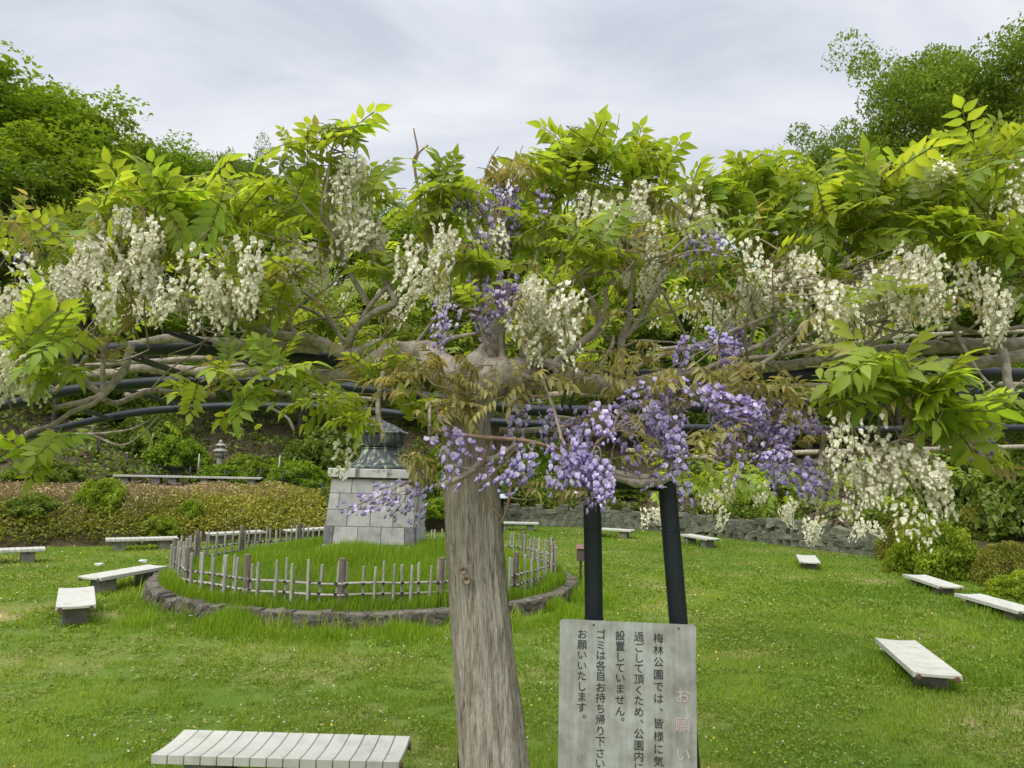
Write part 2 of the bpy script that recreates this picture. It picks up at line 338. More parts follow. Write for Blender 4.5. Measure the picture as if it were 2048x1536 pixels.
ths = np.linspace(R(-38), R(205), 150); ss = [0.0, .12, .25, .5, .8, 1.2, 1.7, 2.3, 3.0, 4.0, 5.0, 5.6, 6.3, 7.2, 8.5, 10, 12, 14.5, 17, 20, 24, 29, 35, 42, 50, 60, 80, 120]
hv = []; hf = []
for i, th in enumerate(ths):
    for j, s in enumerate(ss):
        q = hill_pt(th, s); hv.append((q.x, q.y, q.z - (.05 if j == 0 else 0)))
nS = len(ss)
for i in range(len(ths) - 1):
    for j in range(nS - 1): hf.append((i * nS + j, i * nS + j + 1, (i + 1) * nS + j + 1, (i + 1) * nS + j))
hill = MB().add(hv, hf).build('hillside', m_soil, smooth=True); tag(hill, 'steep wooded hillside of brown leaf litter behind the lawn', kind='structure')

# circular plot
PC = Vector((-2.42, 13.3)); PR = 3.62
def mound_z(x, y):
    r = math.hypot(x - PC.x, y - PC.y) / (PR - .12); return .175 + .545 * max(0, 1 - r * r) if r < 1.02 else 0
mv = []; mf = []
for j in range(13):
    for k in range(64):
        r = (PR - .12) * j / 12; a = 2 * math.pi * k / 64; x = PC.x + r * math.cos(a); y = PC.y + r * math.sin(a)
        mv.append((x, y, mound_z(x, y) + .03 * noise.noise((x * 2, y * 2, 0))))
for j in range(12):
    for k in range(64): mf.append((j * 64 + k, (j + 1) * 64 + k, (j + 1) * 64 + (k + 1) % 64, j * 64 + (k + 1) % 64))
tag(MB().add(mv, mf).build('mound', m_moundsoil, smooth=True), 'low round grassed mound inside the stone ring', kind='structure')

# ------------------------------------------------------------------ stones shared by the walls
def rock_mesh(seed, mat, sx=1, sy=1, sz=1):
    r_ = random.Random(seed); bm = bmesh.new(); bmesh.ops.create_icosphere(bm, subdivisions=2, radius=.5)
    off = Vector((r_.random() * 50, r_.random() * 50, r_.random() * 50))
    for v in bm.verts:
        d = v.co.normalized(); p = d * .5
        p = Vector([math.copysign(min(abs(c) * 1.5, .44), c) for c in p])     # squared-off
        v.co = p * (1 + .30 * noise.noise(d * 1.5 + off) + .12 * noise.noise(d * 4 + off))
        v.co = Vector((v.co.x * sx, v.co.y * sy, v.co.z * sz))
    me = bpy.data.meshes.new('stone'); bm.to_mesh(me); bm.free(); me.materials.append(mat); return me
rocks_b = [rock_mesh(i, m_rock) for i in range(8)]; rocks_w = [rock_mesh(20 + i, m_wallrock) for i in range(8)]
def put_stone(me, p, dims, rz, parent):
    o = bpy.data.objects.new('stone', me); o.location = p; o.scale = dims; o.rotation_euler = (rnd.uniform(-.15, .15), rnd.uniform(-.25, .25), rz); link(o, parent)

ringw = empty('stone_ring_wall', (PC.x, PC.y, 0)); tag(ringw, 'low curved wall of brown rough stones around the fenced mound', 'wall')
core = MB(); cv = []; cf = []
for k in range(96):
    a = 2 * math.pi * k / 96; jz = .185 + .04 * noise.noise((math.cos(a) * 3, math.sin(a) * 3, 5))
    for rr, zz in ((PR + .02, -.02), (PR + .0, jz), (PR - .2, jz + .01), (PR - .24, -.02)): cv.append((rr * math.cos(a), rr * math.sin(a), zz))
for k in range(96):
    b2 = ((k + 1) % 96) * 4
    for q in range(3): cf.append((k * 4 + q, b2 + q, b2 + q + 1, k * 4 + q + 1))
core.add(cv, cf).build('wall_core', m_rock, ringw)
a = R(150)
while a < R(395):
    for row in range(2):
        wd = rnd.uniform(.10, .25); hh = rnd.uniform(.10, .17)
        aa = a + rnd.uniform(-.01, .01) + row * .025
        rr = PR - .035 - row * .02
        put_stone(rnd.choice(rocks_b), (rr * math.cos(aa), rr * math.sin(aa), .035 + row * .10 + rnd.uniform(-.03, .02)), (wd * 1.12, rnd.uniform(.16, .22), hh * 1.15), aa + math.pi / 2, ringw)
    a += rnd.uniform(.12, .19) / PR

# retaining wall at the far right
rw = empty('retaining_wall', (0, 0, 0)); tag(rw, 'long low mossy stone retaining wall at the far right edge of the lawn', 'wall')
wall_th = np.linspace(float(np.interp(0, [0], [0])) + math.atan2(20.0 - BC.y, 9.75 - BC.x) - .06, math.atan2(27.8 - BC.y, -1.2 - BC.x), 60)
cv = []; cf = []
for th in wall_th:
    for s, z in ((-.08, -.05), (-.02, .60), (.3, .63), (.35, -.05)):
        r_ = edge_r(th) + s; cv.append((BC.x + r_ * math.cos(th), BC.y + r_ * math.sin(th), z))
for i in range(len(wall_th) - 1):
    for q in range(3): cf.append((i * 4 + q, (i + 1) * 4 + q, (i + 1) * 4 + q + 1, i * 4 + q + 1))
MB().add(cv, cf).build('wall_core', m_wallrock, rw)
th = float(wall_th[0])
while th < wall_th[-1]:
    rr = edge_r(th); z = 0.0; row = 0
    while z < .6:
        hh = rnd.uniform(.13, .30); wd = rnd.uniform(.2, .46); t2 = th + (row % 2) * .16 / rr + rnd.uniform(-.003, .003)
        put_stone(rnd.choice(rocks_w), (BC.x + (rr + .035 + z * .07) * math.cos(t2), BC.y + (rr + .035 + z * .07) * math.sin(t2), z + hh / 2 - .02), (wd * 1.1, .26, hh * 1.15), t2 + math.pi / 2 + rnd.uniform(-.1, .1), rw)
        z += hh * .86; row += 1
    th += .31 / rr
# left wall stub
lw = empty('retaining_wall', (0, 0, 0)); tag(lw, 'short pale rubble wall at the left edge below the brown bank', 'wall')
p0, p1 = gr(-110, 1100), gr(62, 1090)
d = (p1 - p0); n_ = Vector((-d.y, d.x, 0)).normalized()
MB().box((p0 + p1) / 2 + n_ * .16 + Vector((0, 0, .16)), (d.length, .3, .36), Matrix.Rotation(math.atan2(d.y, d.x), 3, 'Z')).build('wall_core', m_joint, lw)
for i in range(7):
    for row in range(2):
        q = p0 + d * ((i + .5 + .4 * (row % 2)) / 7.4); put_stone(rnd.choice(rocks_w), (q.x, q.y, .08 + row * .19), (.36, .26, .25), math.atan2(d.y, d.x), lw)

# ------------------------------------------------------------------ picket fence round the mound
fence = empty('picket_fence', (PC.x, PC.y, 0)); tag(fence, 'weathered grey bamboo picket fence ringing the monument mound', 'fence')
def pk_mesh(name, r_, h, mat, seg=7):
    b = MB(); b.tube([(0, 0, -.05), (0, 0, h * .5), (0, 0, h - .004), (0, 0, h)], [r_, r_ * .97, r_ * .95, r_ * .8], seg); return b.mesh(name, mat)
pk_long = [pk_mesh('picket', .019, h, m_picket) for h in (.53, .56, .58, .60)]; post_me = pk_mesh('post', .045, .64, m_post, 10)
FR = 3.27; NS = 15; knots = MB()
for sgm in range(NS):
    a0 = 2 * math.pi * (sgm + .38) / NS; a1 = 2 * math.pi * (sgm + 1.38) / NS
    A = Vector((FR * math.cos(a0), FR * math.sin(a0), 0)); B = Vector((FR * math.cos(a1), FR * math.sin(a1), 0))
    A.z = mound_z(A.x + PC.x, A.y + PC.y) - .02; B.z = mound_z(B.x + PC.x, B.y + PC.y) - .02
    o = bpy.data.objects.new('post', post_me); o.location = A; o.rotation_euler = (rnd.uniform(-.03, .03), rnd.uniform(-.03, .03), rnd.random() * 6); link(o, fence)
    nrm = ((A + B) / 2); nrm.z = 0; nrm.normalize()
    for hz in (.16, .30):
        e1 = A + (A - B) * .03 + nrm * .028 + Vector((0, 0, hz + rnd.uniform(-.012, .012))); e2 = B + (B - A) * .03 + nrm * .028 + Vector((0, 0, hz + rnd.uniform(-.012, .012)))
        pts = [e1.lerp(e2, q / 5) + Vector((0, 0, .006 * math.sin(q * 2.1 + sgm))) for q in range(6)]
        MB().tube(pts, [.019, .0185, .018, .0175, .017, .0165], 7).build('rail', m_picket, fence, smooth=True)
    npk = 11
    for q in range(npk):
        if rnd.random() < .05: continue
        P = A.lerp(B, (q + .5 + rnd.uniform(-.16, .16)) / npk) + nrm * (.06 if q % 2 else -.006)
        o = bpy.data.objects.new('picket', rnd.choice(pk_long)); o.location = P; s_ = rnd.uniform(.94, 1.05)
        o.scale = (rnd.uniform(.85, 1.2), rnd.uniform(.85, 1.2), s_); o.rotation_euler = (rnd.gauss(0, .022), rnd.gauss(0, .022), rnd.random() * 6); link(o, fence)
        for hz in (.16, .30):
            knots.lathe([(.012, -.014), (.030, -.008), (.032, .004), (.022, .016)], 6, (P.x + nrm.x * (.012 - (.045 if q % 2 else -.02)), P.y + nrm.y * (.012 - (.045 if q % 2 else -.02)), P.z + hz))
tag(knots.build('rope_ties', m_rope, fence), kind='stuff')

# ------------------------------------------------------------------ stone monument with bronze top
mon = empty('monument', (-2.40, 13.5, .66)); mon.scale = (1.03, 1.03, 1.02); tag(mon, 'square granite block monument with verdigris bronze urn inside the fence', 'monument')
W0, W1, HT = .775, .69, 1.20          # half widths at base and top of courses
def hw(z): return W0 + (W1 - W0) * z / HT
MB().add([(sx * (hw(z) - .012), sy * (hw(z) - .012), z) for z in (-.1, HT + .02) for sy in (-1, 1) for sx in (-1, 1)], [(0, 2, 3, 1), (4, 5, 7, 6), (0, 1, 5, 4), (1, 3, 7, 5), (3, 2, 6, 7), (2, 0, 4, 6)]).build('core', m_joint, mon)
ch = [.0, .10, .40, .68, .955, 1.20]
cuts = {1: [.0, .10, .37, .63, .89, 1.0], 2: [.0, .24, .50, .76, 1.0], 3: [.0, .12, .385, .64, .90, 1.0], 4: [.0, .255, .52, .79, 1.0], 0: [0, .33, .66, 1]}
for face in range(4):
    Mr = Matrix.Rotation(face * math.pi / 2, 3, 'Z')
    for ci in range(5):
        za, zb = ch[ci] + .004, ch[ci + 1] - .004
        cc = cuts[ci]
        if face % 2: cc = [0] + [min(.97, x + .07) for x in cc[1:-1]] + [1]
        for u0, u1 in zip(cc[:-1], cc[1:]):
            g = .005; V = []
            for dd in (0, .10):
                for z in (za, zb):
                    h_ = hw(z) - dd; out = rnd.uniform(-.001, .002) if dd == 0 else 0
                    for u, s_ in ((u0, 1), (u1, -1)):
                        x = -hw(z) + 2 * hw(z) * u + g * s_
                        if u in (0, 1): x = (-1 if u == 0 else 1) * (hw(z) - dd - .001)
                        V.append(Mr @ Vector((x, -(h_ + .004 + out), z)))
            dark = ci == 1 and (u0 == 0 or u1 == 1)
            mb = MB().add(V, [(0, 1, 3, 2), (4, 6, 7, 5), (0, 4, 5, 1), (2, 3, 7, 6), (0, 2, 6, 4), (1, 5, 7, 3)])
            mb.build('block', m_darkstone if dark else m_granite, mon, bevel=.004)
for k, (xa, xb) in enumerate(((-.75, -.28), (-.276, .26), (.264, .75))):
    MB().box(((xa + xb) / 2, 0, HT + .10), (xb - xa, 1.52, .15)).build('capstone', m_capstone, mon, bevel=.008)
urn = MB(); zc = HT + .172
urn.lathe([(.585, 0), (.585, .05), (.555, .065), (.475, .12), (.42, .19), (.38, .28), (.35, .36)], 4 * 10, (0, .05, zc)).build('bronze_skirt', m_bronzemetal, mon, smooth=True)
MB().lathe([(.33, .358), (.355, .362), (.36, .385), (.33, .392)], 40, (0, .05, zc)).build('bronze_ring', m_bronzemetal, mon, smooth=True)
MB().lathe([(.30, .388), (.34, .40), (.385, .45), (.41, .52), (.42, .59), (.425, .64), (.45, .655), (.43, .668)], 72, (0, .05, zc), lobes=18, amp=.07, lobe_z=(.40, .62)).build('bronze_bowl', m_bronzemetal, mon, smooth=True)
# folded conical drapery over the bowl
dv = []; df = []
for i in range(11):
    f_ = i / 10
    for k in range(48):
        a = 2 * math.pi * k / 48; r_ = .37 * (1 - f_) ** .8 + .07; r_ *= 1 + .06 * math.sin(a * 9 + f_ * 7) + .04 * math.sin(a * 5 - f_ * 9)
        dv.append((r_ * math.cos(a) - .16 * f_, .05 + r_ * math.sin(a), zc + .66 + .26 * f_ + .012 * math.sin(a * 7 + f_ * 6)))
for i in range(10):
    for k in range(48): df.append((i * 48 + k, i * 48 + (k + 1) % 48, (i + 1) * 48 + (k + 1) % 48, (i + 1) * 48 + k))
df.append(tuple(10 * 48 + k for k in range(48)))
MB().add(dv, df).build('bronze_drapery', m_bronzemetal, mon, smooth=True)

# ------------------------------------------------------------------ benches
BL, BW, BH, NSL = 1.56, .44, .27, 15
def slat_mesh():
    V = []; n = 12; w2 = BL / NSL / 2 - .003
    top = []; bot = []
    for i in range(n + 1):
        y = -BW / 2 + BW * i / n; q = (y / (BW / 2))
        top.append((y, .014 * q * q)); bot.append((y, .014 * q * q - (.030 + .028 * abs(q) ** 3)))
    prof = top + bot[::-1]; m_ = len(prof)
    for sx in (-1, 1):
        for (y, z) in prof: V.append((sx * w2, y, z))
    f = [(i, (i + 1) % m_, m_ + (i + 1) % m_, m_ + i) for i in range(m_)] + [tuple(range(m_))[::-1], tuple(range(m_, 2 * m_))]
    b = MB().add(V, f); me = b.mesh('slat', m_bench)
    bm = bmesh.new(); bm.from_mesh(me); bmesh.ops.bevel(bm, geom=[e for e in bm.edges if len(e.link_faces) == 2 and e.calc_face_angle(0) > .9], offset=.003, segments=1, affect='EDGES'); bm.to_mesh(me); bm.free(); return me
slat_me = slat_mesh()
pipe_me = MB().tube([(-BL / 2 - .001, 0, 0), (BL / 2 + .001, 0, 0)], .024, 14).mesh('support_pipe', m_conc)
cap_me = MB().tube([(-.006, 0, 0), (.003, 0, 0), (.006, 0, 0)], [.0275, .0275, .022], 14).mesh('end_cap', m_benchcap)
leg_mb = MB().box((0, 0, 0), (.26, .31, .40), taper=.94); 
def make_bench():
    b = empty('bench')
    for i in range(NSL):
        o = bpy.data.objects.new('slat', slat_me); o.location = (-BL / 2 + BL / NSL * (i + .5), 0, BH); link(o, b)
    MB().box((0, 0, BH - .026), (BL - .03, BW * .72, .014)).build('seat_base', m_bench, b)
    for s_ in (-1, 1):
        o = bpy.data.objects.new('support_pipe', pipe_me); o.location = (0, s_ * .172, BH - .031); link(o, b)
        for e_ in (-1, 1): oc = bpy.data.objects.new('end_cap', cap_me); oc.location = (e_ * (BL / 2 + .006), 0, 0); link(oc, o)
        leg_mb.build('leg', m_conc, b, loc=(s_ * .48, 0, BH - .037 - .20), bevel=.012)
    return b
bench0 = make_bench(); bench_list = []
def bench(pa, pb, label, z=0.0, group='benches in a ring on the lawn', perp=0.0):
    A = gr(*pa, z=z + BH); B = gr(*pb, z=z + BH); c = (A + B) / 2; d = B - A
    o = bench0 if not bench_list else copy_tree(bench0)
    o.location = (c.x, c.y, z); o.rotation_euler = (0, 0, math.atan2(d.y, d.x)); bench_list.append((c, d.length)); tag(o, label, 'bench', group); return o
bench((338, 1487), (808, 1501), 'large white slatted bench at the bottom edge, left of the wisteria trunk')
bench((152, 1212), (153, 1176), 'white bench pointing end-on to the viewer, left of the stone ring')
bench((192, 1153), (308, 1133), 'white bench slanting away just left of the fenced mound')
bench((-42, 1101), (40, 1098), 'white bench cut by the left edge of the picture')
bench((222, 1078), (346, 1075), 'white bench at the foot of the bank, leftmost of its row')
bench((421, 1067), (524, 1062), 'white bench right behind the left part of the picket fence')
bench((573, 1061), (662, 1055), 'white bench ending behind the left side of the monument')
bench((985, 1044), (1081, 1046), 'far white bench just right of the wisteria trunk')
bench((1172, 1055), (1270, 1061), 'far white bench behind the left dark post')
bench((1374, 1069), (1420, 1077), 'far white bench just right of the right dark post')
bench((1610, 1109), (1621, 1126), 'small white bench seen end-on before the stone wall', z=-.09)
bench((1826, 1149), (1903, 1174), 'white bench in front of the light green bush on the right', z=-.09)
bench((1938, 1189), (2058, 1222), 'white bench cut by the right edge of the picture', z=-.09)
bench((1794, 1283), (1870, 1345), 'large white bench lying nearest on the right lawn', z=-.08)
for (xa, xb, lb) in ((236, 330, 'white bench on the upper path, leftmost'), (334, 424, 'white bench on the upper path, middle one'), (428, 519, 'white bench on the upper path, rightmost')):
    bench((xa, 950 + (xa - 236) * .02), (xb, 950 + (xb - 236) * .02), lb, z=1.39, group='benches on the upper path')
print('BENCH', [(round(c.x, 1), round(c.y, 1), round(l, 2)) for c, l in bench_list])

# ------------------------------------------------------------------ small furniture
# notice board bolted to two dark posts
PA, PB_ = 2.62, 2.57
def P_(px, py, d): return at(px, py, d)
frame = empty('post_frame', (gr(1270, 1240, 1.2).x, 2.6, 0)); tag(frame, 'dark blue steel frame of two leaning posts behind the notice board', 'post frame')
def rel(pts, o): return [Vector(p) - Vector(o.location) for p in pts]
pl_top, pl_bot = P_(1184, 965, 2.64), P_(1188, 1240, 2.66); dl = (pl_bot - pl_top)
prt, prb = P_(1334, 970, 2.61), P_(1357, 1246, 2.61); dr = (prb - prt)
plg = pl_bot + dl * (pl_bot.z / -dl.z); prg = prb + dr * (prb.z / -dr.z)
MB().tube(rel([plg, pl_bot, pl_top, pl_top - dl * .03], frame), .0325, 20).build('post', m_pipe, frame, smooth=True)
MB().tube(rel([prg, prb, prt, prt - dr * .03], frame), .0325, 20).build('post', m_pipe, frame, smooth=True)
MB().tube(rel([pl_top - dl * .01, prt - dr * .01], frame), .027, 16).build('crossbar', m_pipe, frame, smooth=True)
for (a_, b_, f_) in ((pl_top, pl_bot, .33), (pl_top, pl_bot, .99), (prt, prb, .33)):
    q = a_.lerp(b_, f_); tdir = (b_ - a_).normalized()
    MB().tube(rel([q - tdir * .002, q + tdir * .002], frame), .0342, 20).build('weld_seam', m_pipe, frame, smooth=True)
TL, TR = at(1120, 1238, 2.585), at(1392, 1250, 2.535)
ux = (TR - TL); SWd = ux.length; ux.normalize()
sdn = (at(1118, 1536, 2.585) - TL); sdn = (sdn - ux * sdn.dot(ux)).normalized(); uz = -sdn; uy = uz.cross(ux)   # uy points away from the viewer
Ms = Matrix((ux, uy, uz)).transposed().to_4x4(); Ms.translation = TL
board = empty('notice_board'); board.matrix_world = Ms
tag(board, 'grey metal notice board with vertical Japanese lettering and pink heading', 'sign')
SH = .66; rc = .012; outl = []
for cx, cz, a0 in ((SWd - rc, -rc, 0), (rc, -rc, 90), (rc, -SH + rc, 180), (SWd - rc, -SH + rc, 270)):
    for k in range(6): a = R(a0 + 18 * k); outl.append((cx + rc * math.cos(a), cz + rc * math.sin(a)))
nO = len(outl)
MB().add([(x, 0, z) for x, z in outl] + [(x, .003, z) for x, z in outl], [tuple(range(nO))[::-1], tuple(range(nO, 2 * nO))] + [(i, (i + 1) % nO, nO + (i + 1) % nO, nO + i) for i in range(nO)]).build('plate', m_sign, board)
for bx_, bz_ in (((497 - 185) / 1240, .0145), ((1268 - 185) / 1240, .014)):
    b = MB(); V = []
    b.lathe([(.0035, 0), (.0036, .001), (.0028, .003)], 10).build('bolt', m_bolt, board, loc=(bx_ * SWd, 0, -bz_)).rotation_euler = (R(90), 0, 0)
def text_mesh(chars, size, off=0.0):
    cu = bpy.data.curves.new('lettering', 'FONT'); cu.body = chars; cu.size = size; cu.align_x = 'CENTER'; cu.offset = off; cu.extrude = 0.0003
    o = bpy.data.objects.new('tmp', cu); C.objects.link(o); bpy.context.view_layer.update()
    me = bpy.data.meshes.new_from_object(o.evaluated_get(bpy.context.evaluated_depsgraph_get())); bpy.data.objects.remove(o); return me
K = SWd / 1240
def column(u, chars, ys, size, mat, off=0.0, name='lettering', label=None):
    """chars centred at zoom-pixel offsets ys below the plate's top edge"""
    bm = bmesh.new()
    for c_, y in zip(chars, ys):
        me = text_mesh(c_, size, off)
        x0 = u * SWd; z0 = -y * K
        if c_ in '、。': x0 += size * .58; z0 += size * .18
        xs = [v.co.x for v in me.vertices]
        n0 = len(bm.verts); bm.from_mesh(me); bm.verts.ensure_lookup_table()
        for v in bm.verts[n0:]:
            x, y_, zz = v.co; v.co = (x0 + x, -.0012 - zz, z0 + y_ - size * .37)
        bpy.data.meshes.remove(me)
    me = bpy.data.meshes.new(name); bm.to_mesh(me); bm.free(); me.materials.clear(); me.materials.append(mat)
    o = obj(name, me, board)
    if label: o['label'] = label
CS = 96 * K * .98
column(.727, '梅林公園では、皆様に気持', [131, 236, 341, 451, 556, 661, 745, 876, 986, 1096, 1201, 1311], CS, m_ink)
column(.586, '過ごして頂くため、公園内にゴ', [125, 220, 315, 405, 500, 595, 685, 785, 855, 975, 1075, 1170, 1265, 1355], CS, m_ink)
column(.448, '設置していません。', [123, 218, 313, 408, 498, 593, 688, 788, 850], CS, m_ink)
column(.306, 'ゴミは各自お持ち帰り下さいま', [121, 216, 306, 401, 491, 591, 681, 776, 871, 971, 1061, 1161, 1251, 1341], CS, m_ink)
column(.167, 'お願いいたします。', [125, 220, 310, 405, 495, 590, 680, 775, 845], CS, m_ink)
for c_, y_ in zip('お願い', (625, 875, 1130)): column(.90, c_, [y_], CS * 1.48, m_pink, .0006, 'heading_character', 'faded pink heading character')

# little box on a post beyond the fence
bp = gr(1161, 1168); ub = empty('box_on_post', (bp.x, bp.y, 0)); tag(ub, 'small brown box with reddish roof on a thin post beside the fence', 'post box')
MB().tube([(0, 0, -.05), (0, 0, .44)], .022, 10).build('post', m_bolt, ub)
ubb = MB().box((0.03, 0, .55), (.20, .16, .24)).build('box', m_box, ub, bevel=.006)
MB().add([(-.10, -.11, .66), (.17, -.11, .66), (.17, .11, .66), (-.10, .11, .66), (-.10, 0, .735), (.17, 0, .735)], [(0, 1, 5, 4), (2, 3, 4, 5), (1, 2, 5), (3, 0, 4), (0, 3, 2, 1)]).build('roof', m_boxroof, ubb)
# garden lamp right of the trunk
lp = gr(1003, 1078); gl = empty('garden_lamp', (lp.x, lp.y, 0)); tag(gl, 'dark park lamp with flat pale hat just right of the trunk', 'lamp')
MB().tube([(0, 0, -.1), (0, 0, 1.18)], [.055, .05], 12).build('post', m_pipe, gl, smooth=True)
glh = MB().lathe([(.07, 1.15), (.07, 1.24)], 14).build('lamp_head', m_pipe, gl)
MB().lathe([(.36, 1.235), (.37, 1.245), (.22, 1.31), (.05, 1.36), (.01, 1.37)], 20).build('hat', m_shade, glh, smooth=True)
# stone lantern on the slope
sp_ = at(440, 908, 26.0); sp_.z = hill_z(sp_.x, sp_.y)
sl = empty('stone_lantern', sp_); sl.scale = (.8, .8, .8); tag(sl, 'small grey stone lantern standing on the slope above the upper path', 'lantern')
lz = 2.1 + (926 - 908) * 26 / F - sp_.z
MB().lathe([(.22, -.2), (.21, .05 + lz * .3), (.13, .12 + lz * .5), (.12, lz + .05), (.20, lz + .10), (.26, lz + .17)], 8).build('shaft', m_lantern, sl)
MB().lathe([(.24, lz + .172), (.17, lz + .20), (.17, lz + .36)], 6).build('light_chamber', m_lantern, sl)
MB().lathe([(.33, lz + .33), (.34, lz + .36), (.18, lz + .47), (.10, lz + .52)], 6).build('lower_roof', m_lantern, sl)
slr = MB().lathe([(.12, lz + .50), (.12, lz + .58), (.26, lz + .575), (.27, lz + .60), (.10, lz + .70)], 6).build('upper_roof', m_lantern, sl)
MB().lathe([(.06, lz + .69), (.10, lz + .75), (.08, lz + .80), (.015, lz + .86)], 10).build('finial', m_lantern, slr, smooth=True)
# rail fence of the upper path
uf = empty('path_fence'); tag(uf, 'thin dark wire fence with short posts along the upper path', 'fence')
pts_top = []
for px in (130, 193, 252, 313, 380, 450, 521, 567, 645):
    th_ = None; q = at(px, 950, 24.2); z = hill_z(q.x, q.y)
    MB().tube([(q.x, q.y, z - .1), (q.x, q.y, z + .62)], .03, 8).build('post', m_pipe, uf, smooth=True); pts_top.append((q.x, q.y, z))
for hz in (.3, .56): MB().tube([(x, y, z + hz) for x, y, z in pts_top], .006, 5).build('wire', m_pipe, uf)
for i, (px, py, tilt, lb) in enumerate(((178, 935, 0, 'pale upright stake on the upper path, leftmost'), (287, 938, .25, 'pale leaning stake on the upper path'), (396, 945, 0, 'pale upright stake near the middle of the upper path'), (555, 950, .05, 'pale stake on the upper path left of the monument'))):
    q = at(px, py, 25.2); z = hill_z(q.x, q.y); h = 1.0
    s_ = MB().tube([(0, 0, -.1), (tilt * .5, 0, h * .5), (tilt, 0, h)], [.03, .028, .025], 8).build('stake', m_picket, None, smooth=True); s_.location = (q.x, q.y, z)
    tag(s_, lb, 'stake', 'stakes along the upper path')
for px, py, lb in ((197, 1129, 'crumpled white litter on the left lawn'), (287, 1122, 'small white scrap on the lawn behind the slanting bench')):
    q = gr(px, py, .03); o = obj('litter', rock_mesh(px, m_litter), None); o.location = q; o.scale = (.16, .1, .06); tag(o, lb, 'litter')

# ------------------------------------------------------------------ scattered vegetation (stuff)
def in_lawn(x, y):
    th = math.atan2(y - BC.y, x - BC.x)
    if th < bd_ang[0]: th += 2 * math.pi
    return math.hypot(x - BC.x, y - BC.y) < edge_r(th) - .03
def blades(name, P, h, wd, tint, mat, label, lean=.5, flat=False):
    """P (n,3) roots; one bent two-triangle-pair blade each"""
    n = len(P); a = rng.uniform(0, 2 * math.pi, n); ln = rng.uniform(.1, 1, n) * lean
    dx_, dy_ = np.cos(a), np.sin(a); lx, ly = np.cos(a + 1.57) * ln * h, np.sin(a + 1.57) * ln * h
    V = np.zeros((n, 5, 3), np.float32)
    V[:, 0] = P + np.stack([dx_ * wd, dy_ * wd, 0 * h], 1) * .5; V[:, 1] = P - np.stack([dx_ * wd, dy_ * wd, 0 * h], 1) * .5
    mid = P + np.stack([lx * .35, ly * .35, h * .6], 1)
    V[:, 2] = mid - np.stack([dx_ * wd, dy_ * wd, 0 * h], 1) * .42; V[:, 3] = mid + np.stack([dx_ * wd, dy_ * wd, 0 * h], 1) * .42
    V[:, 4] = P + np.stack([lx, ly, h], 1)
    b = (np.arange(n) * 5)[:, None]
    T = np.concatenate([b + np.array([[0, 1, 2]]), b + np.array([[0, 2, 3]]), b + np.array([[3, 2, 4]])])
    o = obj(name, np_mesh(name, V.reshape(-1, 3), T, mat, np.repeat(tint, 5)))
    tag(o, label, None, None, 'stuff'); return o
def nz2(x, y, s, o=0.0): return np.array([noise.noise((a * s, b * s, o)) for a, b in zip(x, y)])

n = 430000
r_ = 4.0 * np.exp(rng.uniform(0, 1, n) ** .9 * math.log(30 / 4.0)); a_ = rng.uniform(R(-43), R(43), n)
X = r_ * np.sin(a_); Y = r_ * np.cos(a_)
keep = np.array([in_lawn(x, y) for x, y in zip(X, Y)]) & (np.hypot(X - PC.x, Y - PC.y) > PR + .05)
X, Y, r_ = X[keep], Y[keep], r_[keep]
big = nz2(X, Y, .35, 1.7); mid = nz2(X, Y, 1.5, 4.1); fine = nz2(X, Y, 5, 8.8)
edge_plot = np.exp(-((np.hypot(X - PC.x, Y - PC.y) - PR) / .7) ** 2) * (Y < PC.y + 1) * np.clip(.55 + nz2(X, Y, .8, 21) * 1.6 + (X > -3.6) * .35, 0, 1.2)
dry = np.clip(.36 - X * .06, 0, .9) * (r_ < 14)          # the left lawn is drier and more worn
keep = (mid + .6 * fine + .5 * big > -.62 + dry * .84 - edge_plot) | (rng.uniform(0, 1, len(X)) < .26 - .12 * (dry > .3))
X, Y, r_, big, mid, fine, edge_plot, dry = [q[keep] for q in (X, Y, r_, big, mid, fine, edge_plot, dry)]
h = rng.uniform(.014, .042, len(X)) * (1 + .5 * mid) * (1 + np.clip(fine, 0, 1) * .9) + edge_plot * rng.uniform(.0, .36, len(X)) * rng.uniform(.3, 1, len(X)) * (.35 + 1.1 * np.clip(fine + .3, 0, 1))
right_long = np.clip((X - 3) / 4, 0, 1) * (r_ < 16) * rng.uniform(0, .05, len(X)); h = h + right_long
for bc, bl in bench_list:
    if bc.z < .6 and bl > .1: h = h + np.exp(-((X - bc.x) ** 2 + (Y - bc.y) ** 2) / .55 ** 2) * rng.uniform(0, .17, len(X)) * (.35 + .65 * (bc.x > 2))
wd = .0030 * np.clip(r_ / 4.2, 1, 6) * rng.uniform(.8, 1.5, len(X))
tint = np.clip(.38 + .34 * mid + .38 * big + rng.normal(0, .2, len(X)) + dry * .3 - np.clip((X - 2) / 8, 0, 1) * .14, 0, 1)
blades('grass', np.stack([X, Y, np.zeros_like(X)], 1), h, wd, tint, m_grass, 'short green grass blades of the lawn', .8)

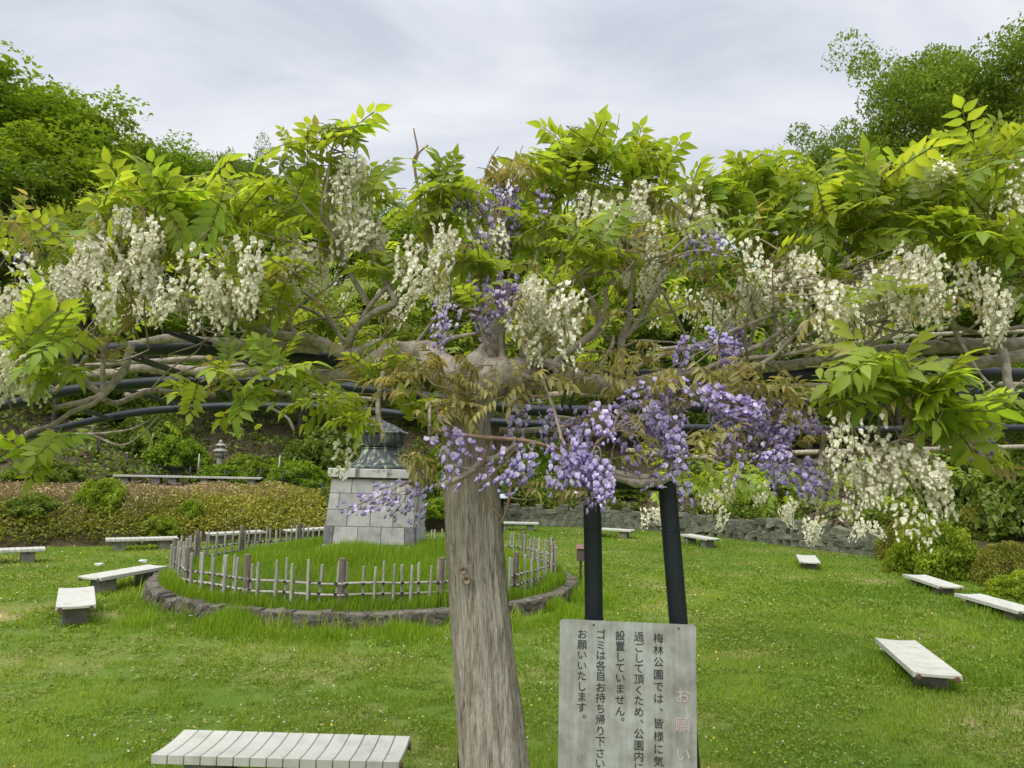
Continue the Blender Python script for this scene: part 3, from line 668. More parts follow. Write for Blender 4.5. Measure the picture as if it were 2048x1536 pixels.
n = 42000; a_ = rng.uniform(0, 2 * math.pi, n); r_ = np.sqrt(rng.uniform(0, 1, n)) * (PR - .2); X = PC.x + r_ * np.cos(a_); Y = PC.y + r_ * np.sin(a_)
k_ = (np.abs(X + 2.45) > .8) | (np.abs(Y - 13.55) > .8); X, Y, r_ = X[k_], Y[k_], r_[k_]
Z = np.array([mound_z(x, y) for x, y in zip(X, Y)]); q = nz2(X, Y, .9, 2.2)
X = np.concatenate([X, PC.x + 3.37 * np.cos(np.linspace(0, 6.283, 9000)) * (1 + rng.uniform(-.03, .03, 9000))]); Y = np.concatenate([Y, PC.y + 3.37 * np.sin(np.linspace(0, 6.283, 9000)) * (1 + rng.uniform(-.03, .03, 9000))]); Z = np.array([mound_z(x, y) for x, y in zip(X, Y)]); q = nz2(X, Y, .9, 2.2)
clump = np.clip(q + .45 - .5 * np.exp(-((X + 4.6) / .8) ** 2), .05, 1)
blades('tall_grass', np.stack([X, Y, Z], 1), (.08 + .26 * clump) * rng.uniform(.5, 1.15, len(X)), .009 * rng.uniform(.7, 1.4, len(X)), np.clip(.42 + .3 * q + rng.normal(0, .18, len(X)), 0, 1), m_tallgrass, 'tall feathery bright green grass on the fenced mound', .45)

def leafquads(P, size, tint, up_bias=.6, aspect=.5):
    """random oriented rhombic leaf faces -> V, Q, tint"""
    n = len(P); nn = rng.normal(0, 1, (n, 3)); nn[:, 2] = np.abs(nn[:, 2]) + up_bias; nn /= np.linalg.norm(nn, axis=1)[:, None]
    t = rng.normal(0, 1, (n, 3)); t -= nn * (t * nn).sum(1)[:, None]; t /= np.linalg.norm(t, axis=1)[:, None]; b = np.cross(nn, t)
    s = size[:, None]; V = np.zeros((n, 4, 3), np.float32)
    V[:, 0] = P - t * s * .5; V[:, 1] = P + b * s * .5 * aspect + nn * s * .06; V[:, 2] = P + t * s * .5 - nn * s * .12; V[:, 3] = P - b * s * .5 * aspect + nn * s * .06
    return V.reshape(-1, 3), np.arange(n * 4).reshape(n, 4), np.repeat(tint, 4)

m_sasa = leafmat('bank bamboo grass', (.16, .19, .02), (.50, .50, .08), .35, (1.3, 1.1, .5), objvar=0)
m_dry = leafmat('dry brown bank stems', (.24, .165, .07), (.56, .44, .24), .15, (1, 1, 1), objvar=0)
m_under = leafmat('slope undergrowth', (.09, .155, .02), (.30, .39, .05), .4, (1.4, 1.3, .6), objvar=0)
# bank: golden bamboo grass below, dry brown stems above on the left
n = 60000; th = rng.uniform(R(104), R(176), n); s = 3.3 * rng.uniform(0, 1, n) ** .9
P = np.array([hill_pt(a, b) for a, b in zip(th, s)]); pxs = P[:, 0] / P[:, 1]
dryness = np.clip((s - 1.35) / .8, 0, 1) * np.clip((-.24 - pxs) / .16, 0, 1) + .6 * np.clip((-.43 - pxs) / .1, 0, 1) * np.clip((s - .7) / .6, 0, 1)
dryness = np.clip(dryness + .25 * nz2(P[:, 0], P[:, 1], 1.1), 0, 1); isdry = rng.uniform(0, 1, n) < dryness * .8
P2 = P + np.stack([np.zeros(n), np.zeros(n), rng.uniform(.02, .38, n) * np.clip((3.9 - s) / 2, .3, 1)], 1)
g = ~isdry
low = np.clip((.5 - s / 3.6), -.5, .5); tnt = np.clip(.5 + .35 * nz2(P[g, 0], P[g, 1], .8, 5) + rng.normal(0, .2, g.sum()) - .35 * np.clip((-.40 - pxs[g]) / .1, 0, 1), 0, 1)
V, Q, T = leafquads(P2[g], rng.uniform(.07, .15, g.sum()), tnt, .4, .38)
tag(obj('bank_ground_cover', np_mesh('bank_ground_cover', V, Q, m_sasa, T)), 'yellow-green bamboo grass covering the bank on the left', kind='stuff')
blades('dry_stems', P[isdry], rng.uniform(.15, .46, isdry.sum()) * np.clip((3.9 - s[isdry]) / 2, .35, 1), rng.uniform(.012, .03, isdry.sum()), np.clip(rng.normal(.45, .3, isdry.sum()), 0, 1), m_dry, 'dry brown stems and leaves on the upper bank at left', .35)
k2 = isdry & (rng.uniform(0, 1, n) < .33)
V, Q, T = leafquads(P2[k2] + np.array([0, 0, .04]), rng.uniform(.05, .11, k2.sum()), np.clip(rng.normal(.8, .25, k2.sum()), 0, 1), .4, .4)
tag(obj('dry_leaves', np_mesh('dry_leaves', V, Q, m_dry, T)), 'pale dry leaves on the brown upper bank', kind='stuff')
# undergrowth on the slopes
n = 150000; th = rng.uniform(R(8), R(172), n); s = .3 + 30 * rng.uniform(0, 1, n) ** 1.5
P = np.array([hill_pt(a, b) for a, b in zip(th, s)])
cl = nz2(P[:, 0], P[:, 1], .45, 9) + .6 * nz2(P[:, 0], P[:, 1], 1.4, 3)
leftside = th > R(100)
k_ = (cl > np.where(leftside & (s < 14), -.3, -.05)) & ~(leftside & (s < 5.5))
P, cl, s = P[k_], cl[k_], s[k_]; n = len(P)
P[:, 2] += rng.uniform(0, 1, n) * np.clip(cl + .15, 0.1, .9) * 1.2
V, Q, T = leafquads(P, rng.uniform(.10, .24, n), np.clip(.25 + .5 * cl + rng.normal(0, .2, n), 0, 1), .5, .5)
tag(obj('undergrowth', np_mesh('undergrowth', V, Q, m_under, T)), 'low green undergrowth scattered over the wooded slope', kind='stuff')

# unmown grass against the ring wall
n = 26000; a_ = rng.uniform(R(222), R(352), n); r_ = PR + .05 + np.abs(rng.normal(0, .38, n)); X = PC.x + r_ * np.cos(a_); Y = PC.y + r_ * np.sin(a_); q = nz2(X, Y, 1.3, 61)
k_ = q > -.12 + .5 * (a_ < R(248)); X, Y, r_, q = X[k_], Y[k_], r_[k_], q[k_]
blades('unmown_grass', np.stack([X, Y, np.zeros_like(X)], 1), (.08 + .34 * np.clip(q + .25, 0, .7)) * np.exp(-((r_ - PR) / .75) ** 2) * rng.uniform(.5, 1.2, len(X)) + .03, .008 * rng.uniform(.7, 1.3, len(X)), np.clip(.42 + .3 * q + rng.normal(0, .18, len(X)), 0, 1), m_tallgrass, 'long unmown grass along the stone ring', .5)
# clover and broad-leaved weeds in the lawn
m_clover = leafmat('clover leaves', (.07, .14, .012), (.27, .36, .05), .3, (1.4, 1.3, .6), objvar=0, spec=.2)
n = 120000; r_ = 4.0 * np.exp(rng.uniform(0, 1, n) * math.log(18 / 4.0)); a_ = rng.uniform(R(-42), R(42), n); X = r_ * np.sin(a_); Y = r_ * np.cos(a_)
q = nz2(X, Y, 1.1, 31) + .6 * nz2(X, Y, 4, 37)
k_ = (q > .0) & (np.hypot(X - PC.x, Y - PC.y) > PR + .05) & np.array([in_lawn(x, y) for x, y in zip(X, Y)]); X, Y, r_, q = X[k_], Y[k_], r_[k_], q[k_]
V, Q, T = leafquads(np.stack([X, Y, rng.uniform(.008, .05, len(X))], 1), rng.uniform(.014, .034, len(X)) * np.clip(r_ / 6, 1, 2.2), np.clip(.45 + .3 * q + rng.normal(0, .22, len(X)), 0, 1), 1.2, .6)
tag(obj('clover', np_mesh('clover', V, Q, m_clover, T)), 'clover and broad-leaved weeds growing in the lawn', kind='stuff')
# straw and dead leaf scraps on the drier left lawn
n = 6000; r_ = 4.0 * np.exp(rng.uniform(0, 1, n) * math.log(14 / 4.0)); a_ = rng.uniform(R(-42), R(25), n); X = r_ * np.sin(a_); Y = r_ * np.cos(a_); q = nz2(X, Y, .7, 51)
k_ = (q > .05) & (np.hypot(X - PC.x, Y - PC.y) > PR + .05); X, Y, r_ = X[k_], Y[k_], r_[k_]
V, Q, T = leafquads(np.stack([X, Y, rng.uniform(.012, .04, len(X))], 1), rng.uniform(.015, .05, len(X)), np.clip(rng.normal(.7, .3, len(X)), 0, 1), 2.0, .35)
m_straw = leafmat('straw scraps', (.20, .14, .07), (.50, .40, .24), .1, (1, 1, 1), objvar=0)
tag(obj('dry_grass_scraps', np_mesh('dry_grass_scraps', V, Q, m_straw, T)), 'dry straw and leaf scraps on the worn lawn', kind='stuff')
# dead leaves lying on the slopes
m_litterleaf = leafmat('fallen leaves', (.07, .05, .03), (.27, .20, .12), .1, (1, 1, 1), objvar=0)
n = 45000; th = rng.uniform(R(10), R(170), n); s = .3 + 16 * rng.uniform(0, 1, n) ** 1.2; k_ = ~((th > R(100)) & (s < 3.2)); th, s = th[k_], s[k_]; n = len(s)
P = np.array([hill_pt(a, b) for a, b in zip(th, s)]); P[:, 2] += rng.uniform(.005, .05, n)
V, Q, T = leafquads(P, rng.uniform(.07, .17, n), np.clip(rng.normal(.45, .25, n), 0, 1), 1.6, .6)
tag(obj('leaf_litter', np_mesh('leaf_litter', V, Q, m_litterleaf, T)), 'brown fallen leaves on the slope', kind='stuff')
# tiny lawn flowers and clover heads
m_fl = leafmat('lawn flower petals', (.62, .62, .55), (.75, .58, .04), .2, (1, 1, 1), objvar=0)
n = 2600; r_ = 4.2 * np.exp(rng.uniform(0, 1, n) * math.log(26 / 4.2)); a_ = rng.uniform(R(-42), R(42), n); X = r_ * np.sin(a_); Y = r_ * np.cos(a_)
q = nz2(X, Y, .5, 6.6)
k_ = np.array([in_lawn(x, y) for x, y in zip(X, Y)]) & (np.hypot(X - PC.x, Y - PC.y) > PR) & (q > .08); X, Y, r_, q = X[k_], Y[k_], r_[k_], q[k_]
yel = (nz2(X, Y, .9, 12) > .0).astype(float) * (rng.uniform(0, 1, len(X)) < .8)
V, Q, T = leafquads(np.stack([X, Y, rng.uniform(.035, .08, len(X))], 1), .012 + .0011 * r_ * rng.uniform(.7, 1.5, len(X)), yel, 1.5, .9)
tag(obj('lawn_flowers', np_mesh('lawn_flowers', V, Q, m_fl, T)), 'tiny white and yellow flowers dotted over the lawn', kind='stuff')

# ------------------------------------------------------------------ trees and shrubs
m_tleaf = [leafmat('tree leaves fresh', (.09, .165, .016), (.29, .40, .045), .45, (1.4, 1.3, .5), objvar=.18, hue=.012, spec=.12, rough=.6),
           leafmat('tree leaves deep', (.075, .14, .016), (.24, .34, .042), .4, (1.4, 1.3, .5), objvar=.18, hue=.012, spec=.12, rough=.6),
           leafmat('tree leaves pale', (.15, .23, .025), (.42, .52, .08), .45, (1.4, 1.3, .6), objvar=.15, hue=.012, spec=.12, rough=.6)]
m_tleaf.append(leafmat('tree leaves mid', (.08, .145, .018), (.26, .36, .05), .4, (1.4, 1.3, .6), objvar=.1, spec=.12, rough=.6))
def tree_meshes(seed, H, Rc, nleaf, lsize, mat, base=.28, airy=0.0, narrow=1.0, clump=.85):
    """trunk mesh and crown mesh of a broadleaf tree of height H"""
    g = random.Random(seed); q = np.random.default_rng(seed); mb = MB(); tips = []
    def limb(p, d, ln, r, lvl):
        pts = [p]; rr = [r]; nseg = 5
        for i in range(nseg):
            d = (d + Vector((g.gauss(0, .16), g.gauss(0, .16), g.gauss(.04, .10)))).normalized(); p = p + d * ln / nseg; pts.append(p); rr.append(r * (1 - .75 * (i + 1) / nseg))
        mb.tube(pts, rr, 6 if lvl else 8)
        if lvl >= 1: tips.append((pts[-1], lvl)); tips.append((pts[3], lvl))
        if lvl < 2:
            for k in range(5 if lvl else 0):
                i = g.randint(2, nseg); a = g.random() * 6.28; nd = (d + Vector((math.cos(a), math.sin(a), g.uniform(-.1, .5))) * 1.0).normalized()
                limb(pts[i], nd, ln * g.uniform(.4, .6), rr[i] * .7, lvl + 1)
    top = H * .9; pts = []; rr = []; x = y = 0
    for i in range(9):
        f = i / 8; pts.append(Vector((x, y, -.4 + f * (top + .4)))); rr.append(H * .018 * (1 - .88 * f) + .01); x += g.gauss(0, H * .012); y += g.gauss(0, H * .012)
    mb.tube(pts, rr, 9)
    nl = 17
    for k in range(nl):
        f = base + (1 - base) * (k + .5) / nl; i = min(7, int(f * 8)); p = pts[i].lerp(pts[i + 1], f * 8 - i); a = k * 2.4 + g.uniform(-.4, .4)
        prof = math.sin(math.pi * min(1, (f - base) / (1 - base) * .80 + .20)) ** .6
        limb(p, Vector((math.cos(a), math.sin(a), .25 + .9 * f ** 2)).normalized(), Rc * narrow * prof * g.uniform(.75, 1.1), H * .008 * (1.2 - f), 1)
    tips.append((pts[-1], 1))
    V = []; per = max(6, nleaf // len(tips)); PP = []; TT = []
    for (p, lvl) in tips:
        cr = Rc * g.uniform(.17, .30) * clump; nn = int(per * g.uniform(.6, 1.4)); gsh = g.uniform(-.14, .14)
        d = q.normal(0, 1, (nn, 3)); d /= np.linalg.norm(d, axis=1)[:, None]; rad = q.uniform(.25, 1, nn) ** .5
        pos = d * rad[:, None] * cr * np.array([1, 1, .55]); pos[:, 2] -= .25 * (pos[:, 0] ** 2 + pos[:, 1] ** 2) / cr
        PP.append(np.array(p) + pos); TT.append(.48 + gsh + q.normal(0, .17, nn))
    PP = np.concatenate(PP); TT = np.clip(np.concatenate(TT), 0, 1)
    V, Q, T = leafquads(PP, q.uniform(.7, 1.4, len(PP)) * lsize, TT, .55, .55)
    zn = H / np.percentile(V[:, 2], 99.7); V = V * zn; mb.v = [(x * zn, y * zn, z * zn) for x, y, z in mb.v]
    return mb.mesh('trunk', m_bark, True), np_mesh('crown', V, Q, mat, T)
tv = {'fresh': [tree_meshes(31, 10, 4.2, 26000, .20, m_tleaf[0], .2), tree_meshes(32, 10, 4.6, 26000, .20, m_tleaf[0], .18)],
      'deep': [tree_meshes(33, 10, 4.0, 15000, .25, m_tleaf[1], .15)],
      'airy': [tree_meshes(35, 10, 4.0, 26000, .095, m_tleaf[1], .2, clump=.75), tree_meshes(31, 10, 4.4, 60000, .125, m_tleaf[3], .12, clump=.85)],
      'pale': [tree_meshes(38, 10, 4.4, 11000, .24, m_tleaf[2], .2)]}
def tree(kind, i, px, D, top_py, label, group=None, cat='tree', sxy=None):
    """tree whose top is seen at (px, top_py), D metres away"""
    q = at(px, top_py, D); z0 = hill_z(q.x, q.y); H = max(2.0, q.z - z0); s = H / 10.0
    o = empty('tree', (q.x, q.y, z0), rnd.random() * 6.28); sx = sxy if sxy else s; o.scale = (sx, sx, s)
    a, b = tv[kind][i % len(tv[kind])]; obj('trunk', a, o); obj('crown', b, o); tag(o, label, cat, group); return o
G = 'trees on the hillside'
tree('fresh', 0, 15, 31, 165, 'tallest bright green tree at the far left edge', G, sxy=1.35)
tree('fresh', 1, 95, 34, 195, 'broad bright green tree right of the tallest one at left', G, sxy=1.1)
tree('fresh', 0, -120, 27, 235, 'bright green tree cut by the left edge of the picture', G, sxy=1.3)
tree('fresh', 1, 215, 38, 275, 'rounded green tree stepping down the left skyline', G, sxy=1.15)
tree('fresh', 0, 340, 42, 305, 'green tree in the middle of the left skyline slope', G)
tree('airy', 1, 490, 40, 305, 'small airy tree standing alone on the skyline left of centre', G, sxy=.55)
tree('fresh', 1, 430, 44, 330, 'green tree below the bare twigs on the left skyline', G)
tree('deep', 0, 560, 44, 340, 'dark tree behind the leftmost leaf spray', G)
tree('pale', 0, 150, 25, 395, 'pale yellow-green small tree in front of the dark left woods', G, sxy=.42)
tree('deep', 0, 60, 26, 330, 'dark understory tree below the left bright crowns', G)
tree('deep', 0, 290, 31, 400, 'dark understory tree behind the left white flowers', G)
BGL = 'green hillside tree mostly hidden behind the wisteria canopy'
for (k, i, px, D, ty) in (('fresh', 0, 660, 42, 400), ('deep', 0, 770, 44, 425), ('airy', 0, 835, 46, 405), ('fresh', 1, 920, 42, 430), ('deep', 0, 1010, 45, 430), ('fresh', 0, 1110, 42, 435), ('deep', 0, 1220, 40, 430), ('fresh', 1, 1330, 40, 415),
                          ('deep', 0, 480, 30, 520), ('pale', 0, 620, 31, 560), ('deep', 0, 880, 33, 560), ('pale', 0, 1080, 34, 570), ('fresh', 1, 740, 34, 540), ('fresh', 0, 1250, 34, 540), ('deep', 0, 1420, 32, 520), ('deep', 0, 1600, 27, 480), ('deep', 0, 1780, 25, 460), ('deep', 0, 1500, 29, 560)):
    tree(k, i, px, D, ty, BGL, 'trees hidden behind the wisteria')
tree('airy', 0, 1525, 36, 325, 'airy tree just showing above the canopy right of centre', G, sxy=.6)
tree('airy', 1, 1880, 29, 75, 'tall airy tree against the sky at the upper right', G, sxy=1.15)
tree('airy', 0, 1985, 31, 175, 'airy tree leaning behind the tall one at the right edge', G, sxy=1.6)
tree('airy', 0, 2090, 27, 190, 'dark green tree cut by the right edge of the picture', G, sxy=1.2)
tree('airy', 1, 1745, 34, 270, 'low airy tree at the left foot of the tall right tree', G, sxy=1.0)
tree('deep', 0, 1960, 24, 420, 'dark leafy tree behind the right wisteria clump', G)
tree('deep', 0, 2100, 17.5, 700, 'dark leafy tree above the clipped bushes at right', G, sxy=.42)

def shrub_mesh(seed, n, lsize, mat, lump=.18, flat=.8):
    q = np.random.default_rng(seed); d = q.normal(0, 1, (n, 3)); d /= np.linalg.norm(d, axis=1)[:, None]; d[:, 2] = np.abs(d[:, 2]) * 1.0 - .12
    off = seed * 3.7; lum = np.array([noise.noise((a * 2.2 + off, b * 2.2, c * 2.2)) + .5 * noise.noise((a * 5 + off, b * 5, c * 5)) for a, b, c in d])
    rad = (1 + lump * lum) * q.uniform(.80, 1.03, n); P = d * rad[:, None]; P[:, 2] *= flat
    V, Q, T = leafquads(P, q.uniform(.7, 1.4, n) * lsize, np.clip(.5 + .45 * lum + q.normal(0, .18, n), 0, 1), .3, .6)
    return np_mesh('foliage', V, Q, mat, T)
m_shr = [leafmat('bush leaves bright', (.09, .16, .012), (.33, .42, .035), .4, (1.4, 1.3, .5), objvar=.08, spec=.15),
         leafmat('clipped bush leaves', (.09, .11, .018), (.30, .31, .05), .3, (1.4, 1.2, .5), objvar=.08, spec=.15),
         leafmat('dark bush leaves', (.07, .115, .018), (.22, .30, .045), .4, (1.4, 1.3, .5), objvar=.1)]
shm = [shrub_mesh(1, 9000, .075, m_shr[0], .30), shrub_mesh(2, 14000, .05, m_shr[1], .06, .95), shrub_mesh(3, 7000, .11, m_shr[2], .35), shrub_mesh(4, 6000, .10, m_tleaf[0], .4)]
stem_me = MB().tube([(0, 0, -.1), (.05, 0, .3), (0, .05, .7)], [.06, .05, .03], 6).add([(-.02, 0, .1), (.3, .2, .5), (.02, 0, .1)], [(0, 1, 2)]).mesh('stem', m_bark)
def shrub(k, px, py, D, rx, rz, label, group=None, z=None):
    q = at(px, py, D); zz = hill_z(q.x, q.y) if z is None else z
    o = empty('shrub', (q.x, q.y, zz), rnd.random() * 6); o.scale = (rx, rx, rz); obj('foliage', shm[k], o); obj('stem', stem_me, o); tag(o, label, 'shrub', group)
G2 = 'bushes at the right edge of the lawn'
shrub(0, 1872, 1150, 16.3, .92, 1.55, 'loose light green bush at right, above the middle bench', G2, 0)
shrub(1, 2022, 1160, 15.0, .72, 1.05, 'neatly clipped rounded bush at the right edge', G2, 0)
shrub(1, 1822, 1110, 19.2, .85, 1.15, 'dark clipped dome bush at the end of the stone wall', G2, .1)
shrub(1, 1985, 1080, 18.6, 1.1, 1.7, 'flat-topped clipped hedge bush behind the light green one', G2, .2)
shrub(2, 1930, 1040, 20.5, 1.5, 2.6, 'tall loose leafy bush behind the clipped hedge', G2)
shrub(0, 2050, 1200, 13.6, .62, .62, 'low grassy bush under the clipped bush at the right edge', G2, 0)
shrub(2, 2070, 1010, 18.0, 1.4, 2.3, 'dark leafy bush cut by the right edge above the clipped bushes', G2)
shrub(2, 1780, 1030, 23.5, 1.2, 1.5, 'dark bush on the slope above the wall end', G2)
G3 = 'bushes on the left bank'
for (px, D, s, rx, rz, k, lb) in ((205, 19.6, 0, .70, .95, 3, 'bright green shrub on the bank behind the leftmost bench row'), (330, 19.3, 0, .5, .55, 3, 'small green shrub at the foot of the bank'), (385, 20.4, 0, .42, .7, 3, 'slim green shrub in the golden bank grass'), (70, 18.6, 0, .7, .6, 2, 'dark shrub low on the bank above the rubble wall'),
                              (60, 21, 0, .8, .9, 2, 'dark shrub on the upper bank at the left edge'), (110, 22.5, 0, .7, .7, 2, 'dark shrub near the leftmost stake'), (300, 26.5, 0, 1.0, 1.5, 2, 'dark rounded shrub behind the upper path'), (355, 26.0, 0, .8, 1.0, 3, 'green shrub behind the upper path left of the lantern'), (520, 26.2, 0, 1.2, 1.15, 3, 'wide green shrub right of the stone lantern'),
                              (440, 24.8, 0, .8, .75, 3, 'green shrub in front of the stone lantern'), (600, 25.4, 0, .95, 1.0, 3, 'green shrub on the path left of the monument'), (650, 28.5, 0, 1.3, 2.0, 2, 'tall dark shrub left of the bronze urn'), (880, 27, 0, 1.2, 1.8, 2, 'dark shrub between the monument and the trunk'), (700, 24.3, 0, .8, .9, 2, 'dark shrub just behind the monument'), (240, 28, 0, 1.2, 1.6, 2, 'dark shrub at left below the curved pipe'), (160, 27, 0, 1.0, 1.4, 3, 'green shrub at left behind the leftmost stake'), (860, 25, 0, .7, .6, 3, 'low green shrub just right of the monument'),
                              (1030, 29.5, 0, .9, 1.3, 2, 'dark shrub behind the park lamp'), (1090, 32, 0, 1.0, 1.6, 3, 'green shrub on the far slope right of the lamp'), (1250, 29.5, 0, .6, .5, 2, 'low dark shrub on top of the far wall'), (1420, 28.5, 0, 1.0, 1.4, 2, 'dark shrub on the slope beyond the right post'), (1560, 25.5, 0, 1.0, 1.2, 2, 'dark shrub on the shaded slope above the wall middle')):
    shrub(k, px, 940, D, rx * (1.3 if D > 24 else 1.0), rz * (1.2 if D > 24 else 1.0), lb, G3 if px < 950 else 'bushes on the far slope')
# ------------------------------------------------------------------ trellis of curved pipes
trel = empty('trellis', (0, 4.4, 0)); tag(trel, 'dark blue trellis of curved steel pipes carrying the wisteria', 'trellis')
def wp(pts): return [at(*p) - Vector(trel.location) for p in pts]
def pipe(pts, r): 
    sp = spline([tuple(at(*q)) for q in pts], 8); MB().tube([Vector(q) - Vector(trel.location) for q in sp], r, 14).build('pipe', m_pipe, trel, smooth=True); return sp
pipe([(-140, 752, 3.7), (60, 716, 3.45), (150, 705, 3.4), (250, 698, 3.35), (350, 696, 3.3), (450, 700, 3.3), (700, 722, 3.2), (950, 742, 3.15), (1200, 752, 3.15), (1500, 754, 3.2), (1900, 747, 3.3), (2200, 757, 3.5)], .0335)
pipe([(-140, 842, 4.9), (60, 800, 4.65), (115, 785, 4.6), (250, 769, 4.5), (400, 762, 4.4), (600, 766, 4.4), (760, 784, 4.4), (950, 806, 4.4), (1100, 822, 4.4), (1500, 812, 4.4), (1940, 787, 4.5), (2200, 797, 4.7)], .034)
pipe([(-140, 935, 7.4), (0, 888, 6.9), (100, 862, 6.6), (200, 838, 6.4), (300, 822, 6.2), (400, 815, 6.1), (500, 812, 6.0), (660, 816, 6.0), (760, 824, 6.0), (860, 835, 6.0), (1000, 845, 6.0), (1200, 853, 6.0), (1500, 858, 6.0), (1800, 860, 6.1), (2048, 857, 6.2), (2200, 866, 6.5)], .033)
for pr in ([(352, 666, 3.05), (441, 698, 3.4), (560, 752, 4.4)], [(275, 717, 3.45), (393, 757, 4.5), (500, 808, 6.1)], [(60, 722, 3.5), (160, 752, 4.2)], [(128, 808, 4.7), (222, 838, 6.3)], [(240, 775, 4.6), (352, 810, 6.1)], [(560, 735, 3.6), (700, 800, 5.9)], [(1850, 740, 3.4), (1780, 800, 4.6), (1700, 852, 6.1)], [(2010, 745, 3.4), (1930, 800, 4.6), (1850, 855, 6.1)], [(1400, 752, 3.3), (1350, 800, 4.5), (1330, 850, 6)], [(1150, 752, 3.3), (1130, 815, 4.5), (1110, 845, 6)]):
    for off in (-.025, .025):
        P = [q + Vector((off, 0, 0)) for q in wp(pr)]; MB().tube(P, .0095, 6).build('rod', m_pipe, trel)
for q, zt in ((at(950, 800, 4.4), 0), (at(-180, 845, 4.9), 0), (at(2230, 797, 4.7), 0)):
    b = Vector(q) - Vector(trel.location); MB().tube([(b.x, b.y, -.05), (b.x, b.y, b.z)], .04, 14).build('post', m_pipe, trel, smooth=True)

# ------------------------------------------------------------------ wisteria: trunk and branches
TD = 2.7
wis = empty('wisteria', (at(1035, 1700, TD).x, TD, 0)); tag(wis, 'old wisteria with thick pale trunk, white and purple flower clusters and fresh leaves', 'wisteria')
WO = Vector(wis.location)
TR_ = [(735, 905, 985), (790, 898, 978), (850, 895, 980), (920, 893, 990), (1000, 890, 999), (1080, 892, 1004), (1180, 900, 1013), (1250, 905, 1021), (1350, 913, 1032), (1450, 920, 1046), (1536, 925, 1056), (1700, 938, 1084), (1850, 945, 1110), (1990, 940, 1130), (2080, 930, 1150)]
sp = spline([(*at((a + b) / 2, y, TD), (b - a) / 2 * TD / F) for y, a, b in TR_], 12)
tv_ = []; tf = []; SG = 110
for i, (x, y, z, r) in enumerate(sp):
    for k in range(SG):
        a = 2 * math.pi * k / SG; c, s_ = math.cos(a), math.sin(a)
        q = Vector((c * 2.2, s_ * 2.2, z * .9)); q2 = Vector((c * 9, s_ * 9, z * 1.1)); q3 = Vector((c * 26, s_ * 26, z * 3.2))
        rr = r * (1 + .09 * noise.noise(q)) + .010 * noise.noise(q2) + .0045 * noise.noise(q3)
        tv_.append((x - WO.x + rr * c, y - WO.y + rr * s_, z))
for i in range(len(sp) - 1):
    for k in range(SG): tf.append((i * SG + k, (i + 1) * SG + k, (i + 1) * SG + (k + 1) % SG, i * SG + (k + 1) % SG))
tf.append(tuple(range(SG)))
MB().add(tv_, tf).build('trunk', m_trunk, wis, smooth=True)
# knots on the trunk
for px, py, r_ in ((933, 1160, .008), (926, 1141, .006), (1040, 742, .0)):
    if r_:
        q = at(px, py, TD - .125); MB().lathe([(r_ * 2.2, -.004), (r_ * 1.7, .004), (r_ * .8, .001), (r_ * .3, -.004)], 12).build('knot', m_twig, wis, loc=q - WO).rotation_euler = (R(90), 0, 0)
samples = []      # (point, radius) along all branches, for twigs to start from
def branch(pts, mat=m_branch, seg=10, wob=.16, name='branch'):
    P = [(*at(p[0], p[1], p[2]), p[3]) for p in pts]; s_ = spline(P, 7)
    V = []
    for i, (x, y, z, r) in enumerate(s_):
        j = .35 * max(r, .006) + .003
        V.append(Vector((x + j * noise.noise((x * 7, y * 7, z * 7)), y + j * noise.noise((x * 7 + 9, y * 7, z * 7)), z + j * noise.noise((x * 7, y * 7 + 9, z * 7)))))
        samples.append((V[-1].copy(), r))
    MB().tube([v - WO for v in V], [max(.0015, q[3]) for q in s_], seg if max(p[3] for p in pts) > .012 else 7, True, wob).build(name, mat, wis, smooth=True)
branch([(945, 790, 2.72, .085), (905, 752, 2.74, .074), (845, 708, 2.85, .046), (770, 715, 2.95, .040), (700, 745, 3.05, .034), (640, 752, 3.3, .029), (560, 742, 3.6, .026), (470, 747, 3.9, .026), (380, 742, 4.1, .026), (300, 735, 4.2, .03), (215, 745, 4.3, .026), (120, 752, 4.4, .02)], name='limb', seg=18)
branch([(850, 700, 2.85, .03), (760, 692, 2.95, .026), (690, 706, 3.0, .026), (630, 684, 3.05, .023), (550, 668, 3.05, .020), (490, 648, 3.05, .017), (430, 618, 3.05, .014), (370, 602, 3.05, .015), (320, 590, 3.05, .011), (270, 560, 3.0, .007)], name='limb', seg=16)
branch([(640, 698, 3.1, .03), (490, 690, 3.25, .03), (400, 682, 3.3, .029), (330, 680, 3.3, .027), (262, 690, 3.35, .021), (180, 700, 3.45, .015), (90, 690, 3.55, .010)], name='limb', seg=14)
branch([(950, 790, 2.72, .08), (1000, 755, 2.70, .075), (1060, 746, 2.70, .062), (1120, 752, 2.76, .048), (1200, 772, 2.86, .038), (1270, 768, 2.95, .03), (1360, 748, 3.05, .026), (1470, 742, 3.15, .026), (1580, 732, 3.2, .026), (1700, 712, 3.25, .028), (1830, 696, 3.25, .032), (1950, 690, 3.2, .034), (2120, 690, 3.1, .036)], name='limb', seg=18)
branch([(1500, 752, 3.3, .022), (1620, 738, 3.3, .024), (1750, 728, 3.2, .026), (1880, 726, 3.15, .028), (1990, 718, 3.1, .028), (2120, 700, 3.0, .03)], name='limb', seg=14)
branch([(960, 770, 2.7, .07), (955, 735, 2.72, .06), (975, 705, 2.8, .045), (985, 670, 2.85, .03), (990, 640, 2.9, .02), (1010, 600, 2.9, .014)], name='limb', seg=14)
